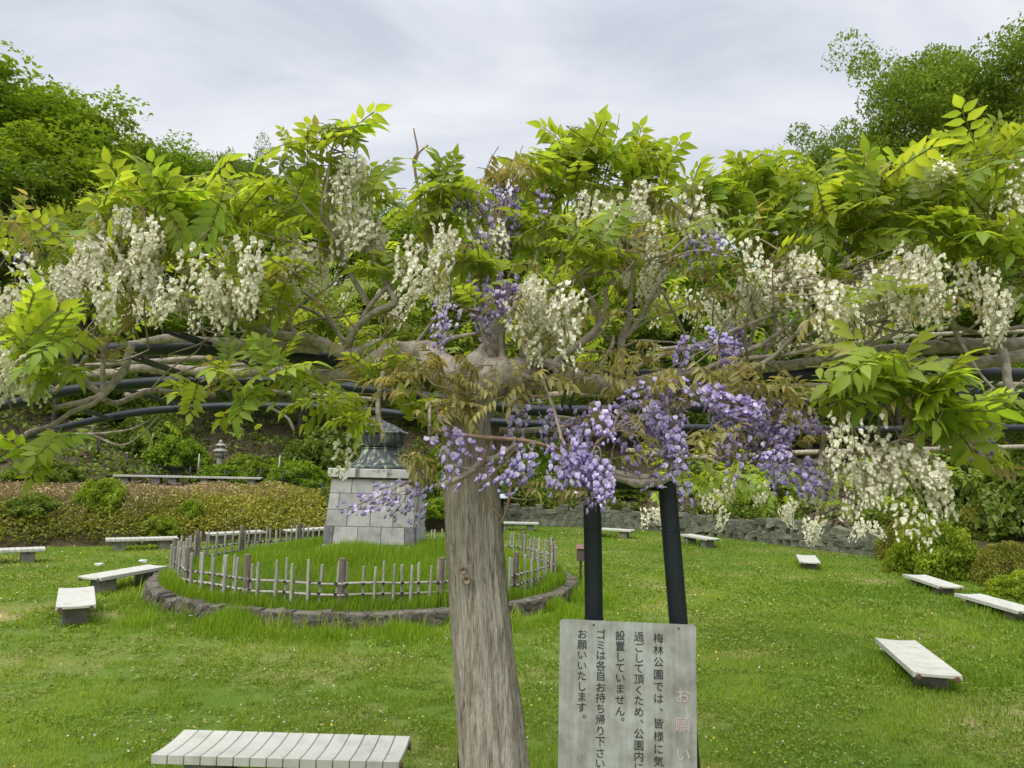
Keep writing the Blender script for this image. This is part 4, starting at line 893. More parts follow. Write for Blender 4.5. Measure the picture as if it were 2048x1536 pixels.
# old pruning wound with rolled rim on the right limb
q0 = at(1075, 742, 2.635)
rim = MB(); pts = []
for k in range(25):
    a = 2 * math.pi * k / 24; pts.append(q0 + Vector((.068 * math.cos(a), -.004 * math.cos(a), .030 * math.sin(a) - .006 * math.cos(a))) - WO)
wrim = rim.tube(pts, .011, 8, False, .25).build('wound_rim', m_branch, wis, smooth=True)
hol = MB(); V = []; Fz = []
for i in range(9):
    for k in range(24):
        a = 2 * math.pi * k / 24; f_ = i / 8
        V.append(q0 - WO + Vector((.066 * f_ * math.cos(a), .018 * (1 - f_ * f_) + .006 * noise.noise((f_ * math.cos(a) * 2, f_ * math.sin(a) * 14, 0)), .029 * f_ * math.sin(a) - .006 * f_ * math.cos(a))))
for i in range(8):
    for k in range(24): Fz.append((i * 24 + k, i * 24 + (k + 1) % 24, (i + 1) * 24 + (k + 1) % 24, (i + 1) * 24 + k))
hol.add(V, Fz).build('wound_wood', nmat('rotten wood grain', [(.35, (.03, .022, .015)), (.6, (.16, .12, .08))], 12, .95, .8, (1, 1, 9)), wrim, smooth=True)

BRS = [
 [(691, 712, 3.0, .018), (705, 665, 2.95, .017), (740, 627, 2.9, .017), (790, 605, 2.85, .015), (772, 560, 2.85, .013), (748, 515, 2.85, .011), (725, 480, 2.9, .008), (720, 430, 2.9, .005)],
 [(720, 640, 2.92, .012), (755, 594, 2.86, .010), (790, 560, 2.84, .009), (822, 532, 2.8, .007), (860, 490, 2.8, .005)],
 [(745, 620, 2.9, .012), (715, 575, 2.9, .012), (690, 530, 2.85, .011), (665, 470, 2.8, .009), (645, 425, 2.75, .007), (655, 360, 2.7, .005), (665, 290, 2.7, .004), (690, 255, 2.7, .002)],
 [(665, 470, 2.8, .007), (630, 436, 2.78, .006), (600, 400, 2.75, .004), (560, 330, 2.7, .003)],
 [(664, 480, 2.8, .006), (663, 430, 2.8, .006), (658, 400, 2.8, .004)],
 [(600, 680, 3.1, .012), (560, 620, 3.1, .010), (520, 600, 3.1, .009), (450, 606, 3.1, .007), (380, 620, 3.15, .006), (300, 615, 3.2, .005)],
 [(690, 690, 3.1, .010), (640, 610, 3.1, .009), (590, 575, 3.15, .007), (545, 545, 3.2, .006)],
 [(700, 700, 3.2, .010), (655, 640, 3.2, .009), (590, 612, 3.2, .008), (500, 612, 3.2, .007)],
 [(560, 668, 3.1, .010), (600, 612, 3.1, .008), (660, 570, 3.15, .006), (680, 540, 3.15, .005)],
 [(500, 655, 3.05, .010), (465, 580, 3.0, .009), (430, 540, 2.95, .007), (395, 490, 2.9, .005), (360, 430, 2.85, .004)],
 [(430, 618, 3.05, .009), (400, 570, 3.0, .008), (350, 530, 2.95, .006), (300, 470, 2.9, .004), (290, 420, 2.9, .003)],
 [(560, 640, 3.2, .008), (520, 560, 3.2, .006), (500, 480, 3.2, .005), (480, 410, 3.1, .003)],
 # left lower pale twisted branches
 [(262, 690, 3.0, .016), (250, 735, 2.95, .017), (228, 765, 2.9, .016), (205, 790, 2.85, .014), (165, 805, 2.8, .011), (110, 818, 2.75, .009)],
 [(134, 640, 2.8, .009), (136, 690, 2.8, .011), (145, 735, 2.82, .012), (175, 765, 2.85, .013), (205, 788, 2.87, .012)],
 [(206, 700, 2.85, .009), (206, 750, 2.85, .010), (208, 795, 2.85, .011)],
 [(208, 792, 2.85, .010), (185, 810, 2.8, .010), (145, 825, 2.75, .010), (100, 852, 2.7, .010), (60, 865, 2.65, .010), (35, 885, 2.6, .010), (28, 910, 2.6, .011), (40, 935, 2.6, .010), (55, 950, 2.6, .008)],
 [(210, 800, 2.9, .012), (235, 805, 3.0, .012), (290, 785, 3.2, .012), (360, 782, 3.4, .011), (430, 790, 3.5, .010)],
 [(110, 785, 3.2, .012), (150, 745, 3.1, .012), (172, 712, 3.0, .010)],
 [(150, 868, 3.4, .006), (200, 868, 3.4, .006), (260, 858, 3.4, .005), (300, 840, 3.4, .003)],
 [(180, 868, 3.4, .005), (240, 890, 3.4, .005), (280, 870, 3.4, .004), (320, 830, 3.4, .003)],
 [(540, 815, 3.0, .006), (575, 838, 2.95, .006), (586, 862, 2.9, .006), (580, 848, 2.9, .004)],
 [(420, 845, 3.2, .005), (450, 850, 3.2, .005), (480, 838, 3.2, .004)],
 [(195, 720, 2.8, .005), (230, 724, 2.75, .005), (265, 715, 2.75, .004), (298, 700, 2.75, .002)],
 [(205, 700, 2.9, .004), (230, 670, 2.9, .004), (250, 645, 2.9, .003)],
 [(45, 640, 3.0, .006), (60, 590, 3.0, .006), (65, 540, 3.0, .005), (55, 490, 3.0, .003)],
 [(0, 620, 3.0, .005), (40, 640, 3.0, .005), (90, 665, 3.0, .004)],
 # pale vertical shoot left of trunk, twisted
 [(768, 745, 2.62, .009), (760, 790, 2.6, .010), (757, 830, 2.58, .010), (764, 868, 2.56, .009), (762, 885, 2.56, .006)],
 [(860, 870, 2.5, .006), (858, 830, 2.5, .006), (860, 800, 2.55, .005)],
 # centre verticals
 [(985, 720, 2.7, .014), (975, 690, 2.68, .012), (962, 650, 2.66, .010), (950, 600, 2.66, .007), (955, 540, 2.7, .005), (990, 450, 2.75, .004)],
 [(1000, 735, 2.7, .014), (1003, 700, 2.7, .013), (1005, 660, 2.7, .011), (1030, 620, 2.7, .009), (1060, 560, 2.75, .007), (1075, 500, 2.8, .005)],
 [(1045, 735, 2.72, .020), (1048, 700, 2.74, .018), (1060, 660, 2.78, .013), (1090, 620, 2.8, .010), (1130, 575, 2.8, .008)],
 [(870, 700, 2.8, .010), (900, 680, 2.75, .009), (930, 672, 2.72, .008), (960, 665, 2.7, .006)],
 [(830, 690, 2.85, .008), (870, 640, 2.8, .006), (900, 600, 2.8, .005), (890, 540, 2.8, .004)],
 # right uprights
 [(1095, 745, 2.8, .017), (1125, 710, 2.82, .016), (1163, 682, 2.84, .015), (1198, 650, 2.85, .014), (1190, 612, 2.85, .011), (1170, 580, 2.85, .008), (1150, 540, 2.85, .006)],
 [(1198, 652, 2.85, .012), (1212, 612, 2.85, .011), (1213, 578, 2.85, .009), (1240, 540, 2.85, .008), (1265, 460, 2.85, .006), (1290, 390, 2.85, .004)],
 [(1240, 765, 2.95, .017), (1243, 710, 2.95, .016), (1246, 676, 2.95, .015), (1258, 640, 2.95, .012), (1262, 590, 2.95, .010), (1268, 530, 2.95, .008), (1290, 460, 2.95, .006)],
 [(1248, 676, 2.95, .012), (1268, 655, 2.95, .011), (1295, 610, 2.95, .009), (1320, 560, 2.95, .008), (1350, 500, 3.0, .006), (1380, 440, 3.0, .004)],
 [(1272, 650, 2.95, .009), (1300, 605, 3.0, .008), (1325, 580, 3.0, .006)],
 [(1200, 770, 2.88, .010), (1205, 730, 2.85, .009), (1225, 690, 2.85, .008), (1228, 670, 2.85, .006)],
 [(1375, 680, 3.0, .006), (1350, 630, 2.95, .006), (1330, 590, 2.9, .006), (1322, 580, 2.9, .004)],
 [(1085, 580, 2.8, .009), (1122, 575, 2.8, .009), (1171, 554, 2.75, .009), (1244, 539, 2.75, .009), (1293, 517, 2.75, .008), (1337, 505, 2.75, .006), (1380, 470, 2.75, .004)],
 [(1105, 600, 2.8, .006), (1140, 560, 2.75, .006), (1200, 515, 2.72, .005)],
 [(1130, 575, 2.8, .008), (1205, 517, 2.85, .008), (1244, 481, 2.85, .007), (1264, 455, 2.85, .005)],
 [(1110, 560, 2.95, .010), (1130, 500, 2.95, .010), (1156, 439, 2.95, .009), (1185, 402, 2.95, .006), (1200, 350, 2.95, .004)],
 [(1160, 490, 3.0, .008), (1120, 460, 3.0, .008), (1115, 430, 3.0, .006)],
 [(1190, 660, 2.9, .007), (1240, 620, 2.9, .005), (1280, 640, 2.9, .004), (1330, 600, 2.9, .003)],
 [(1255, 745, 2.9, .010), (1310, 715, 2.9, .010), (1400, 690, 2.9, .010), (1480, 655, 2.95, .009), (1560, 620, 3.0, .007), (1620, 560, 3.0, .005)],
 [(1330, 760, 3.0, .012), (1420, 735, 2.95, .011), (1500, 700, 2.95, .011), (1560, 665, 3.0, .009), (1600, 630, 3.0, .007), (1650, 560, 3.0, .005)],
 [(1400, 745, 3.0, .011), (1490, 720, 2.95, .011), (1600, 705, 2.9, .010), (1680, 680, 2.95, .008), (1760, 640, 3.0, .006), (1830, 600, 3.0, .004)],
 [(1430, 755, 3.0, .010), (1510, 735, 2.9, .010), (1560, 700, 2.9, .009), (1620, 640, 2.9, .008), (1680, 560, 2.95, .006), (1700, 500, 3.0, .004)],
 [(1490, 745, 3.1, .011), (1540, 690, 3.1, .010), (1550, 640, 3.1, .008), (1540, 590, 3.1, .006), (1560, 520, 3.1, .004)],
 [(1520, 740, 3.1, .010), (1500, 690, 3.1, .009), (1510, 640, 3.1, .007), (1490, 560, 3.1, .005), (1480, 480, 3.1, .003)],
 [(1600, 735, 3.1, .010), (1640, 690, 3.05, .009), (1720, 650, 3.05, .008), (1800, 640, 3.0, .007), (1880, 630, 3.0, .005)],
 [(1640, 730, 3.1, .012), (1720, 700, 3.0, .010), (1800, 660, 3.0, .009), (1850, 610, 2.95, .007), (1880, 540, 2.9, .005), (1900, 470, 2.9, .003)],
 [(1700, 720, 3.1, .009), (1760, 660, 3.1, .008), (1790, 580, 3.05, .006), (1810, 500, 3.0, .004)],
 [(1920, 690, 3.1, .012), (1905, 640, 3.05, .010), (1920, 590, 3.0, .007), (1960, 520, 2.95, .005), (1980, 450, 2.9, .003)],
 [(1910, 660, 3.0, .008), (1930, 700, 2.95, .007), (1955, 740, 2.9, .006), (1995, 785, 2.85, .005)],
 [(1870, 640, 3.1, .010), (1960, 665, 3.1, .010), (2060, 650, 3.1, .009)],
 [(1650, 720, 3.2, .008), (1700, 640, 3.2, .007), (1740, 560, 3.1, .006), (1760, 480, 3.0, .004)],
 [(2005, 700, 3.05, .018), (2010, 740, 3.0, .018), (2018, 775, 2.95, .016), (2030, 800, 2.9, .013)],
 [(1590, 690, 3.0, .006), (1640, 660, 3.0, .006), (1720, 650, 2.95, .005)],
 # lower right gnarled pieces
 [(1205, 955, 2.56, .010), (1235, 955, 2.54, .014), (1280, 966, 2.53, .017), (1325, 960, 2.54, .016), (1345, 930, 2.56, .014), (1330, 895, 2.6, .010)],
 [(1220, 940, 2.55, .010), (1250, 950, 2.53, .012), (1300, 955, 2.53, .010)],
 [(1540, 922, 2.6, .010), (1600, 925, 2.58, .012), (1650, 922, 2.55, .012), (1710, 905, 2.5, .010), (1760, 880, 2.5, .007)],
 [(1660, 925, 2.52, .006), (1720, 905, 2.5, .006), (1800, 880, 2.48, .004)],
 [(1580, 863, 2.6, .006), (1650, 863, 2.58, .006), (1700, 863, 2.56, .006)],
 [(1650, 860, 2.58, .007), (1645, 900, 2.56, .009), (1640, 930, 2.55, .009)],
 [(1000, 860, 3.0, .012), (1120, 862, 3.1, .012), (1170, 870, 3.2, .010), (1230, 860, 3.3, .009)],
 [(1110, 835, 3.2, .012), (1160, 842, 3.2, .013), (1220, 850, 3.2, .012)],
 # across the trunk
 [(868, 972, 2.52, .008), (905, 962, 2.52, .011), (945, 942, 2.53, .012), (962, 925, 2.54, .012), (990, 918, 2.53, .012), (1015, 902, 2.52, .010), (1035, 890, 2.52, .007)],
 [(905, 930, 2.53, .007), (938, 938, 2.53, .007), (960, 930, 2.53, .006)],
 [(1085, 710, 2.6, .004), (1087, 760, 2.58, .005), (1110, 830, 2.55, .006), (1125, 890, 2.5, .006), (1128, 940, 2.5, .004)],
 # far side tangle behind the pipes
 [(250, 790, 5.2, .016), (350, 770, 5.2, .018), (480, 775, 5.1, .018), (620, 790, 5.2, .016), (760, 800, 5.3, .014)],
 [(100, 740, 4.0, .014), (250, 725, 4.1, .016), (420, 715, 4.2, .016), (600, 700, 4.2, .016), (760, 680, 4.2, .014)],
 [(300, 745, 4.8, .012), (420, 735, 4.9, .013), (560, 725, 5.0, .013), (700, 735, 5.2, .012)],
 [(1100, 790, 4.0, .018), (1300, 785, 4.1, .02), (1500, 775, 4.2, .02), (1700, 770, 4.2, .02), (1900, 765, 4.2, .02), (2100, 770, 4.2, .02)],
 [(1300, 700, 4.5, .014), (1450, 690, 4.6, .014), (1650, 690, 4.6, .014), (1850, 670, 4.6, .014), (2100, 660, 4.6, .014)],
]
for b in BRS: branch(b)
for b in ([(866, 858, 2.5, .005), (905, 866, 2.49, .007), (960, 876, 2.48, .008), (1050, 882, 2.5, .008), (1100, 895, 2.52, .007), (1135, 908, 2.55, .005)],
          [(868, 800, 2.52, .004), (880, 835, 2.5, .005), (915, 860, 2.5, .005)],
          [(945, 958, 2.52, .004), (975, 1005, 2.53, .004), (1001, 1035, 2.54, .005)], [(1002, 1048, 2.54, .004), (1014, 1010, 2.53, .006), (1022, 960, 2.52, .006), (1018, 915, 2.52, .006), (1000, 890, 2.52, .004)],
          [(975, 880, 2.5, .007), (968, 905, 2.5, .008), (962, 935, 2.5, .008)],
          [(1190, 890, 2.45, .007), (1205, 875, 2.44, .007), (1222, 862, 2.44, .007)],
          [(843, 430, 2.9, .007), (838, 390, 2.9, .0065), (831, 340, 2.9, .006), (829, 320, 2.9, .007), (836, 300, 2.9, .0045), (828, 256, 2.9, .003)], [(830, 330, 2.9, .005), (840, 305, 2.9, .004), (858, 290, 2.9, .0035)],
          [(1195, 400, 2.95, .004), (1215, 340, 2.95, .003), (1228, 285, 2.95, .0025), (1238, 228, 2.95, .0012)],
          [(2010, 320, 2.9, .003), (1985, 280, 2.9, .003)], [(1855, 690, 2.9, .002), (1858, 650, 2.9, .0025), (1850, 600, 2.9, .0025)], [(25, 420, 3, .002), (30, 400, 3, .002), (52, 378, 3, .001)]):
    branch(b, m_redtwig, 7, .1, 'twig')
# tangle of thin grey vines
base_s = [(p, r) for p, r in samples if r > .009 and p.y < 4.6]
for i in range(95):
    p, r = rnd.choice(base_s); p = p.copy(); d = Vector((rnd.choice((-1, 1)) * rnd.uniform(.4, 1), rnd.gauss(0, .35), rnd.uniform(-.15, .55))).normalized(); L_ = rnd.uniform(.25, .8); rr = rnd.uniform(.0028, .0065); pts = []
    for k in range(6):
        px, py = proj(p); pts.append((px, py, p.y, rr * (1 - .13 * k))); d = (d + Vector((rnd.gauss(0, .25), rnd.gauss(0, .2), rnd.gauss(.05, .25)))).normalized(); p = p + d * L_ / 5
    if min(q[1] for q in pts) > 380 and max(q[1] for q in pts) < 800 and min(q[2] for q in pts) > 2.45: branch(pts, m_branch if i % 3 else m_twig)
SP = np.array([tuple(p) for p, r in samples]); SR = np.array([r for p, r in samples])

# ------------------------------------------------------------------ leaf, flower prototypes
def leaflet(L_, Wd, fold, droop, n=4):
    """points of one leaflet along +x, in local frame; rows of (left, mid, right)"""
    rows = []
    for i in range(n + 1):
        f_ = i / n; w_ = Wd * .5 * (math.sin(math.pi * min(1, f_ * 1.08) ** .72) ** .9 if 0 < f_ < 1 else 0.0)
        if f_ > .75: w_ *= .86
        x = L_ * f_; z = -droop * L_ * f_ * f_
        rows.append((x, w_, z))
    V = []; Fc = []
    for i, (x, w_, z) in enumerate(rows):
        if w_ == 0: V.append((x, 0, z))
        else: V += [(x, w_, z + fold * w_), (x, 0, z), (x, -w_, z + fold * w_)]
    # base point 0, rows of three, tip
    Fc.append((0, 2, 1)); Fc.append((0, 3, 2))
    for i in range(n - 2):
        a = 1 + 3 * i; Fc += [(a, a + 1, a + 4, a + 3), (a + 1, a + 2, a + 5, a + 4)]
    a = 1 + 3 * (n - 2); t_ = len(V) - 1; Fc += [(a, a + 1, t_), (a + 1, a + 2, t_)]
    return V, Fc
def compound_leaf(seed, bronze=False):
    """pinnate leaf along +Y, about 1 unit long; returns V, tris, tint, mat index (0 blade, 1 stalk)"""
    g = random.Random(seed); V = []; T = []; TI = []; MI = []
    pairs = g.choice([4, 5, 5, 6]); bend = g.uniform(.0, .32) if not bronze else g.uniform(.05, .5); side = g.uniform(-.15, .15)
    def rac(f_): return Vector((side * f_ * f_, f_ * (1 - .25 * bend * f_), -bend * f_ * f_ + .12 * f_))
    def put(P, d, nrm, L_, Wd, fold, droop, ti):
        d = d.normalized(); s_ = nrm.cross(d).normalized(); nn = d.cross(s_)
        vv, ff = leaflet(L_, Wd, fold, droop); b = len(V)
        for i, (x, y, z) in enumerate(vv): V.append(P + d * x + s_ * y + nn * z); TI.append(min(1, max(0, ti + (.10 if abs(y) < 1e-6 else 0))))
        for f_ in ff:
            if len(f_) == 4: T.append((b + f_[0], b + f_[1], b + f_[2])); T.append((b + f_[0], b + f_[2], b + f_[3]))
            else: T.append(tuple(b + q for q in f_))
        MI.extend([0] * (len(T) - len(MI)))
    base = .55 + g.uniform(-.18, .18)
    for k in range(pairs):
        f_ = .26 + .66 * k / (pairs - 1); P = rac(f_); tang = (rac(f_ + .02) - rac(f_ - .02)).normalized()
        for s_ in (-1, 1):
            L_ = (.36 if not bronze else .33) * g.uniform(.85, 1.1) * (1 - .25 * abs(k / (pairs - 1) - .55)); Wd = L_ * (g.uniform(.42, .52) if not bronze else g.uniform(.26, .42))
            dn = g.uniform(-.1, .28) if not bronze else g.uniform(.2, 1.3)
            d = tang * g.uniform(.35, .75) + Vector((s_, 0, 0)) * 1.0 + Vector((0, 0, -dn))
            nrm = Vector((s_ * (.15 + dn * .4), .2, 1)).normalized()
            put(P + Vector((s_ * .012, 0, 0)), d, nrm, L_, Wd, g.uniform(.1, .35) if not bronze else g.uniform(.4, .9), g.uniform(.05, .4), base + g.uniform(-.22, .22))
    put(rac(1.0), (rac(1) - rac(.95)).normalized() + Vector((0, 0, -.2)), Vector((0, .2, 1)), .36 * g.uniform(.9, 1.15), .17 if not bronze else .12, .2, .3, base)
    # rachis
    pts = [rac(i / 6) for i in range(7)]; b = len(V)
    for i, q in enumerate(pts):
        for k in range(3):
            a = 2.094 * k; V.append(q + Vector((.011 * math.cos(a), 0, .011 * math.sin(a)))); TI.append(.55)
    for i in range(6):
        for k in range(3):
            a, a2, c, c2 = b + i * 3 + k, b + i * 3 + (k + 1) % 3, b + i * 3 + 3 + k, b + i * 3 + 3 + (k + 1) % 3
            T.append((a, a2, c2)); T.append((a, c2, c))
    MI.extend([1] * (len(T) - len(MI)))
    return np.array([tuple(v) for v in V], np.float32), np.array(T, np.int32), np.array(TI, np.float32), np.array(MI, np.int32)
LG = [compound_leaf(100 + i) for i in range(14)]; LB = [compound_leaf(200 + i, True) for i in range(10)]
m_rach = nmat('leaf stalk', [(.3, (.13, .15, .03)), (.7, (.22, .20, .06))], 20, .6)
LGm = [np_mesh('leaf', a, b, [m_leaf, m_rach], c, d, True) for a, b, c, d in LG]; LBm = [np_mesh('leaf', a, b, [m_bronze, m_rach], c, d, True) for a, b, c, d in LB]

def raceme(seed, purple=False, sparse=False, buds=False):
    """hanging flower cluster, anchor at the origin, along -Z; metres"""
    g = random.Random(seed); V = []; T = []; TI = []; MI = []
    Ln = g.uniform(.17, .25) if not sparse else g.uniform(.18, .26); nf = g.randint(28, 40) if not sparse else g.randint(17, 24)
    if buds: nf = 26; Ln = .12
    sway = Vector((g.uniform(-.25, .25), g.uniform(-.25, .25), 0))
    def ax(f_): return Vector((0, 0, -Ln * f_)) + sway * Ln * f_ * f_
    def tri(a, b, c, mi): T.append((a, b, c)); MI.append(mi)
    def tube(pts, r_):
        b = len(V)
        for q in pts:
            for k in range(3): V.append(q + Vector((r_ * math.cos(2.094 * k), r_ * math.sin(2.094 * k), 0))); TI.append(.5)
        for i in range(len(pts) - 1):
            for k in range(3):
                a, a2 = b + i * 3 + k, b + i * 3 + (k + 1) % 3; tri(a, a2, a2 + 3, 1); tri(a, a2 + 3, a + 3, 1)
    tube([ax(-.12 / Ln * .3)] + [ax(i / 5) for i in range(6)], .0019)
    for k in range(nf):
        f_ = .08 + .92 * (k + g.random()) / nf; a = k * 2.39996 + g.uniform(-.4, .4)
        plen = (.036 * (1 - .62 * f_) + .006) * g.uniform(.8, 1.25); op = 1 - max(0, f_ - .72) * 2.1     # openness, buds at the tip
        if buds: op = .25
        out = Vector((math.cos(a), math.sin(a), g.uniform(-.35, .35))).normalized(); A = ax(f_); Bp = A + out * plen + Vector((0, 0, -plen * .25))
        # pedicel: thin 2-sided ribbon
        b = len(V); sd_ = out.cross(Vector((0, 0, 1))).normalized() * .0008
        V.extend([A - sd_, A + sd_, Bp + sd_, Bp - sd_]); TI.extend([.5] * 4); tri(b, b + 1, b + 2, 1); tri(b, b + 2, b + 3, 1)
        sz = .0245 * g.uniform(.85, 1.2) * (.45 + .55 * max(.2, op)); ft = g.uniform(-.12, .12) - (0.18 if g.random() < .2 else 0)
        d = (out + Vector((0, 0, -.55)) + Vector((g.gauss(0, .25), g.gauss(0, .25), g.gauss(0, .25)))).normalized()    # flower faces
        s_ = d.cross(Vector((0, 0, 1))).normalized(); u = s_.cross(d).normalized()
        # banner: rounded, cupped, standing behind the flower
        b = len(V); bl = .85 if not purple else .92
        rim_ = [(-.34, .06), (-.52, .42), (-.36, .80), (0, .78), (.36, .80), (.52, .42), (.34, .06)]
        V.append(Bp); TI.append(bl * .62 + ft); cup = g.uniform(.25, .95) * (1 if op > .5 else 1.4)
        V.append(Bp + u * sz * .5 + d * sz * .03); TI.append(bl + ft)
        for x, y in rim_: V.append(Bp + s_ * x * sz * max(.45, op) + u * y * sz + d * sz * (cup * abs(x) * 1.2 - .12 * y + (.25 * (1 - op)))); TI.append(bl - .12 * (y < .3) + ft)
        for i in range(6): tri(b + 1, b + 2 + i, b + 3 + i, 0)
        tri(b, b + 2, b + 1, 0); tri(b, b + 1, b + 8, 0)
        # wings + keel: plump pointed pouch
        b = len(V); wl = (.74 if not purple else .26) + ft
        tip = Bp + d * sz * .92 - u * sz * .22
        V.extend([Bp + d * sz * .05, tip]); TI.extend([wl, wl])
        for (x, y, f2) in ((-.32, .14, .45), (0, .34, .5), (.32, .14, .45), (.2, -.36, .55), (-.2, -.36, .55)): V.append(Bp + d * sz * f2 + s_ * x * sz + u * (y - .1) * sz); TI.append(wl + (.12 if y > .2 else 0))
        for i in range(5): tri(b, b + 2 + i, b + 2 + (i + 1) % 5, 0); tri(b + 1, b + 2 + (i + 1) % 5, b + 2 + i, 0)
    return np.array([tuple(v) for v in V], np.float32), np.array(T, np.int32), np.clip(np.array(TI, np.float32), 0, 1), np.array(MI, np.int32)
def rm(data, mats): a, b, c, d = data; return np_mesh('flower_cluster', a, b, mats, c, d, True)
RW = [rm(raceme(300 + i), [m_white, m_stem]) for i in range(9)]; RWs = [rm(raceme(320 + i, sparse=True), [m_white, m_stem]) for i in range(5)]; RWb = [rm(raceme(330 + i, buds=True), [m_white, m_stem]) for i in range(2)]
RP = [rm(raceme(340 + i, True), [m_purple, m_pstem]) for i in range(8)]; RPs = [rm(raceme(360 + i, True, True), [m_purple, m_pstem]) for i in range(4)]

# ------------------------------------------------------------------ place flowers
twigs = MB()
def twig_to(P, r0_=.0022, maxd=.6):
    """thin curved twig from the nearest lower branch point to P"""
    v = SP - np.array(tuple(P)); dd = np.linalg.norm(v, axis=1) + np.clip(v[:, 2], 0, 1) * .8; i = int(np.argmin(dd))
    if dd[i] > maxd: return
    A = Vector(SP[i]); L_ = (P - A).length
    if L_ < .01: return
    mid = A.lerp(P, .5) + Vector((rnd.gauss(0, .1), rnd.gauss(0, .1), rnd.gauss(.04, .08))) * L_
    pts = [Vector(q) for q in spline([tuple(A), tuple(mid), tuple(P)], 4)]
    twigs.tube([q - WO for q in pts], [r0_ * (1.9 - 1.1 * i / (len(pts) - 1)) for i in range(len(pts))], 5, False)
def flowers(cx, cy, w_, h_, d0, d1, n, meshes, tilt=.3, sc_=1.0, drift=0.0):
    for i in range(n):
        a = rnd.random() * 6.28; r_ = math.sqrt(rnd.random()); px = cx + w_ / 2 * r_ * math.cos(a); py = cy - 60 + (h_ / 2) * r_ * math.sin(a) * .9; D = rnd.uniform(d0, d1)
        P = at(px, py, D); o = bpy.data.objects.new('flower_cluster', rnd.choice(meshes)); o.location = P - WO
        o.rotation_euler = (rnd.gauss(0, tilt), rnd.gauss(drift, tilt), rnd.random() * 6.28 if not drift else rnd.uniform(-.3, .3)); s_ = sc_ * rnd.uniform(.85, 1.15); o.scale = (s_, s_, s_); link(o, wis)
        twig_to(P)
WF = [(215, 540, 120, 180, 2.58, 2.85, 7), (440, 560, 140, 140, 2.58, 2.8, 7), (330, 575, 110, 120, 2.7, 3.0, 5), (60, 600, 140, 120, 2.7, 3.1, 6), (285, 480, 120, 60, 2.62, 2.8, 2), (140, 600, 60, 60, 2.9, 3.3, 3), (45, 800, 100, 130, 2.55, 2.75, 6),
      (720, 390, 70, 80, 2.75, 2.95, 4), (700, 480, 90, 90, 2.8, 3.0, 5), (610, 535, 120, 80, 2.9, 3.2, 6), (760, 520, 60, 70, 2.8, 3.0, 2), (860, 555, 90, 90, 2.6, 2.8, 4), (900, 500, 80, 50, 2.7, 2.9, 2), (1060, 640, 70, 100, 2.5, 2.7, 5), (1130, 660, 60, 100, 2.5, 2.65, 3),
      (1280, 480, 120, 130, 2.75, 3.0, 9), (1200, 440, 70, 60, 2.8, 3.0, 3), (1370, 450, 90, 70, 2.9, 3.1, 4), (1300, 580, 100, 80, 3.2, 3.6, 4), (1550, 570, 130, 110, 2.75, 3.0, 7), (1650, 630, 90, 80, 2.65, 2.85, 5), (1830, 590, 190, 110, 2.7, 2.95, 12), (1980, 630, 110, 90, 2.8, 3.0, 6), (1480, 600, 80, 60, 3.0, 3.3, 3), (1740, 600, 100, 70, 2.9, 3.1, 4),
      (2030, 420, 60, 100, 2.8, 3.0, 3), (1450, 440, 70, 50, 3.1, 3.4, 3), (1760, 430, 200, 60, 3.0, 3.3, 3), (1870, 380, 60, 40, 2.9, 3.1, 2), (960, 510, 80, 60, 2.8, 3.0, 2), (500, 620, 60, 50, 3.1, 3.5, 2), (330, 640, 300, 50, 3.6, 4.6, 7), (800, 640, 200, 60, 3.6, 4.5, 4), (1400, 650, 200, 60, 3.8, 4.8, 5), (1700, 690, 300, 40, 3.6, 4.4, 6), (30, 660, 100, 60, 3.4, 4.0, 3)]
for f_ in WF: flowers(f_[0], f_[1], f_[2] * 1.1, f_[3] * 1.1, f_[4] - .12, f_[5] - .05, int(f_[6] * 1.5 + .5), RW + RWs, tilt=.26, sc_=.82)
for f_ in ((1705, 880, 80, 80, 2.36, 2.46, 3, RWs), (1740, 900, 60, 60, 2.38, 2.5, 2, RWs), (1800, 945, 150, 80, 2.36, 2.52, 5, RW), (1850, 960, 60, 60, 2.36, 2.46, 2, RW), (1745, 960, 60, 50, 2.4, 2.5, 2, RW), (1845, 1060, 20, 20, 2.36, 2.40, 1, RWs), (1815, 1040, 20, 20, 2.38, 2.40, 1, RWs), (1640, 970, 60, 30, 2.55, 2.65, 3, RW), (1705, 1040, 20, 20, 2.42, 2.46, 2, RWb), (722, 915, 36, 20, 2.5, 2.6, 1, RWs), (1665, 960, 40, 20, 2.5, 2.6, 1, RWb)):
    flowers(*f_, tilt=.18, sc_=.84)
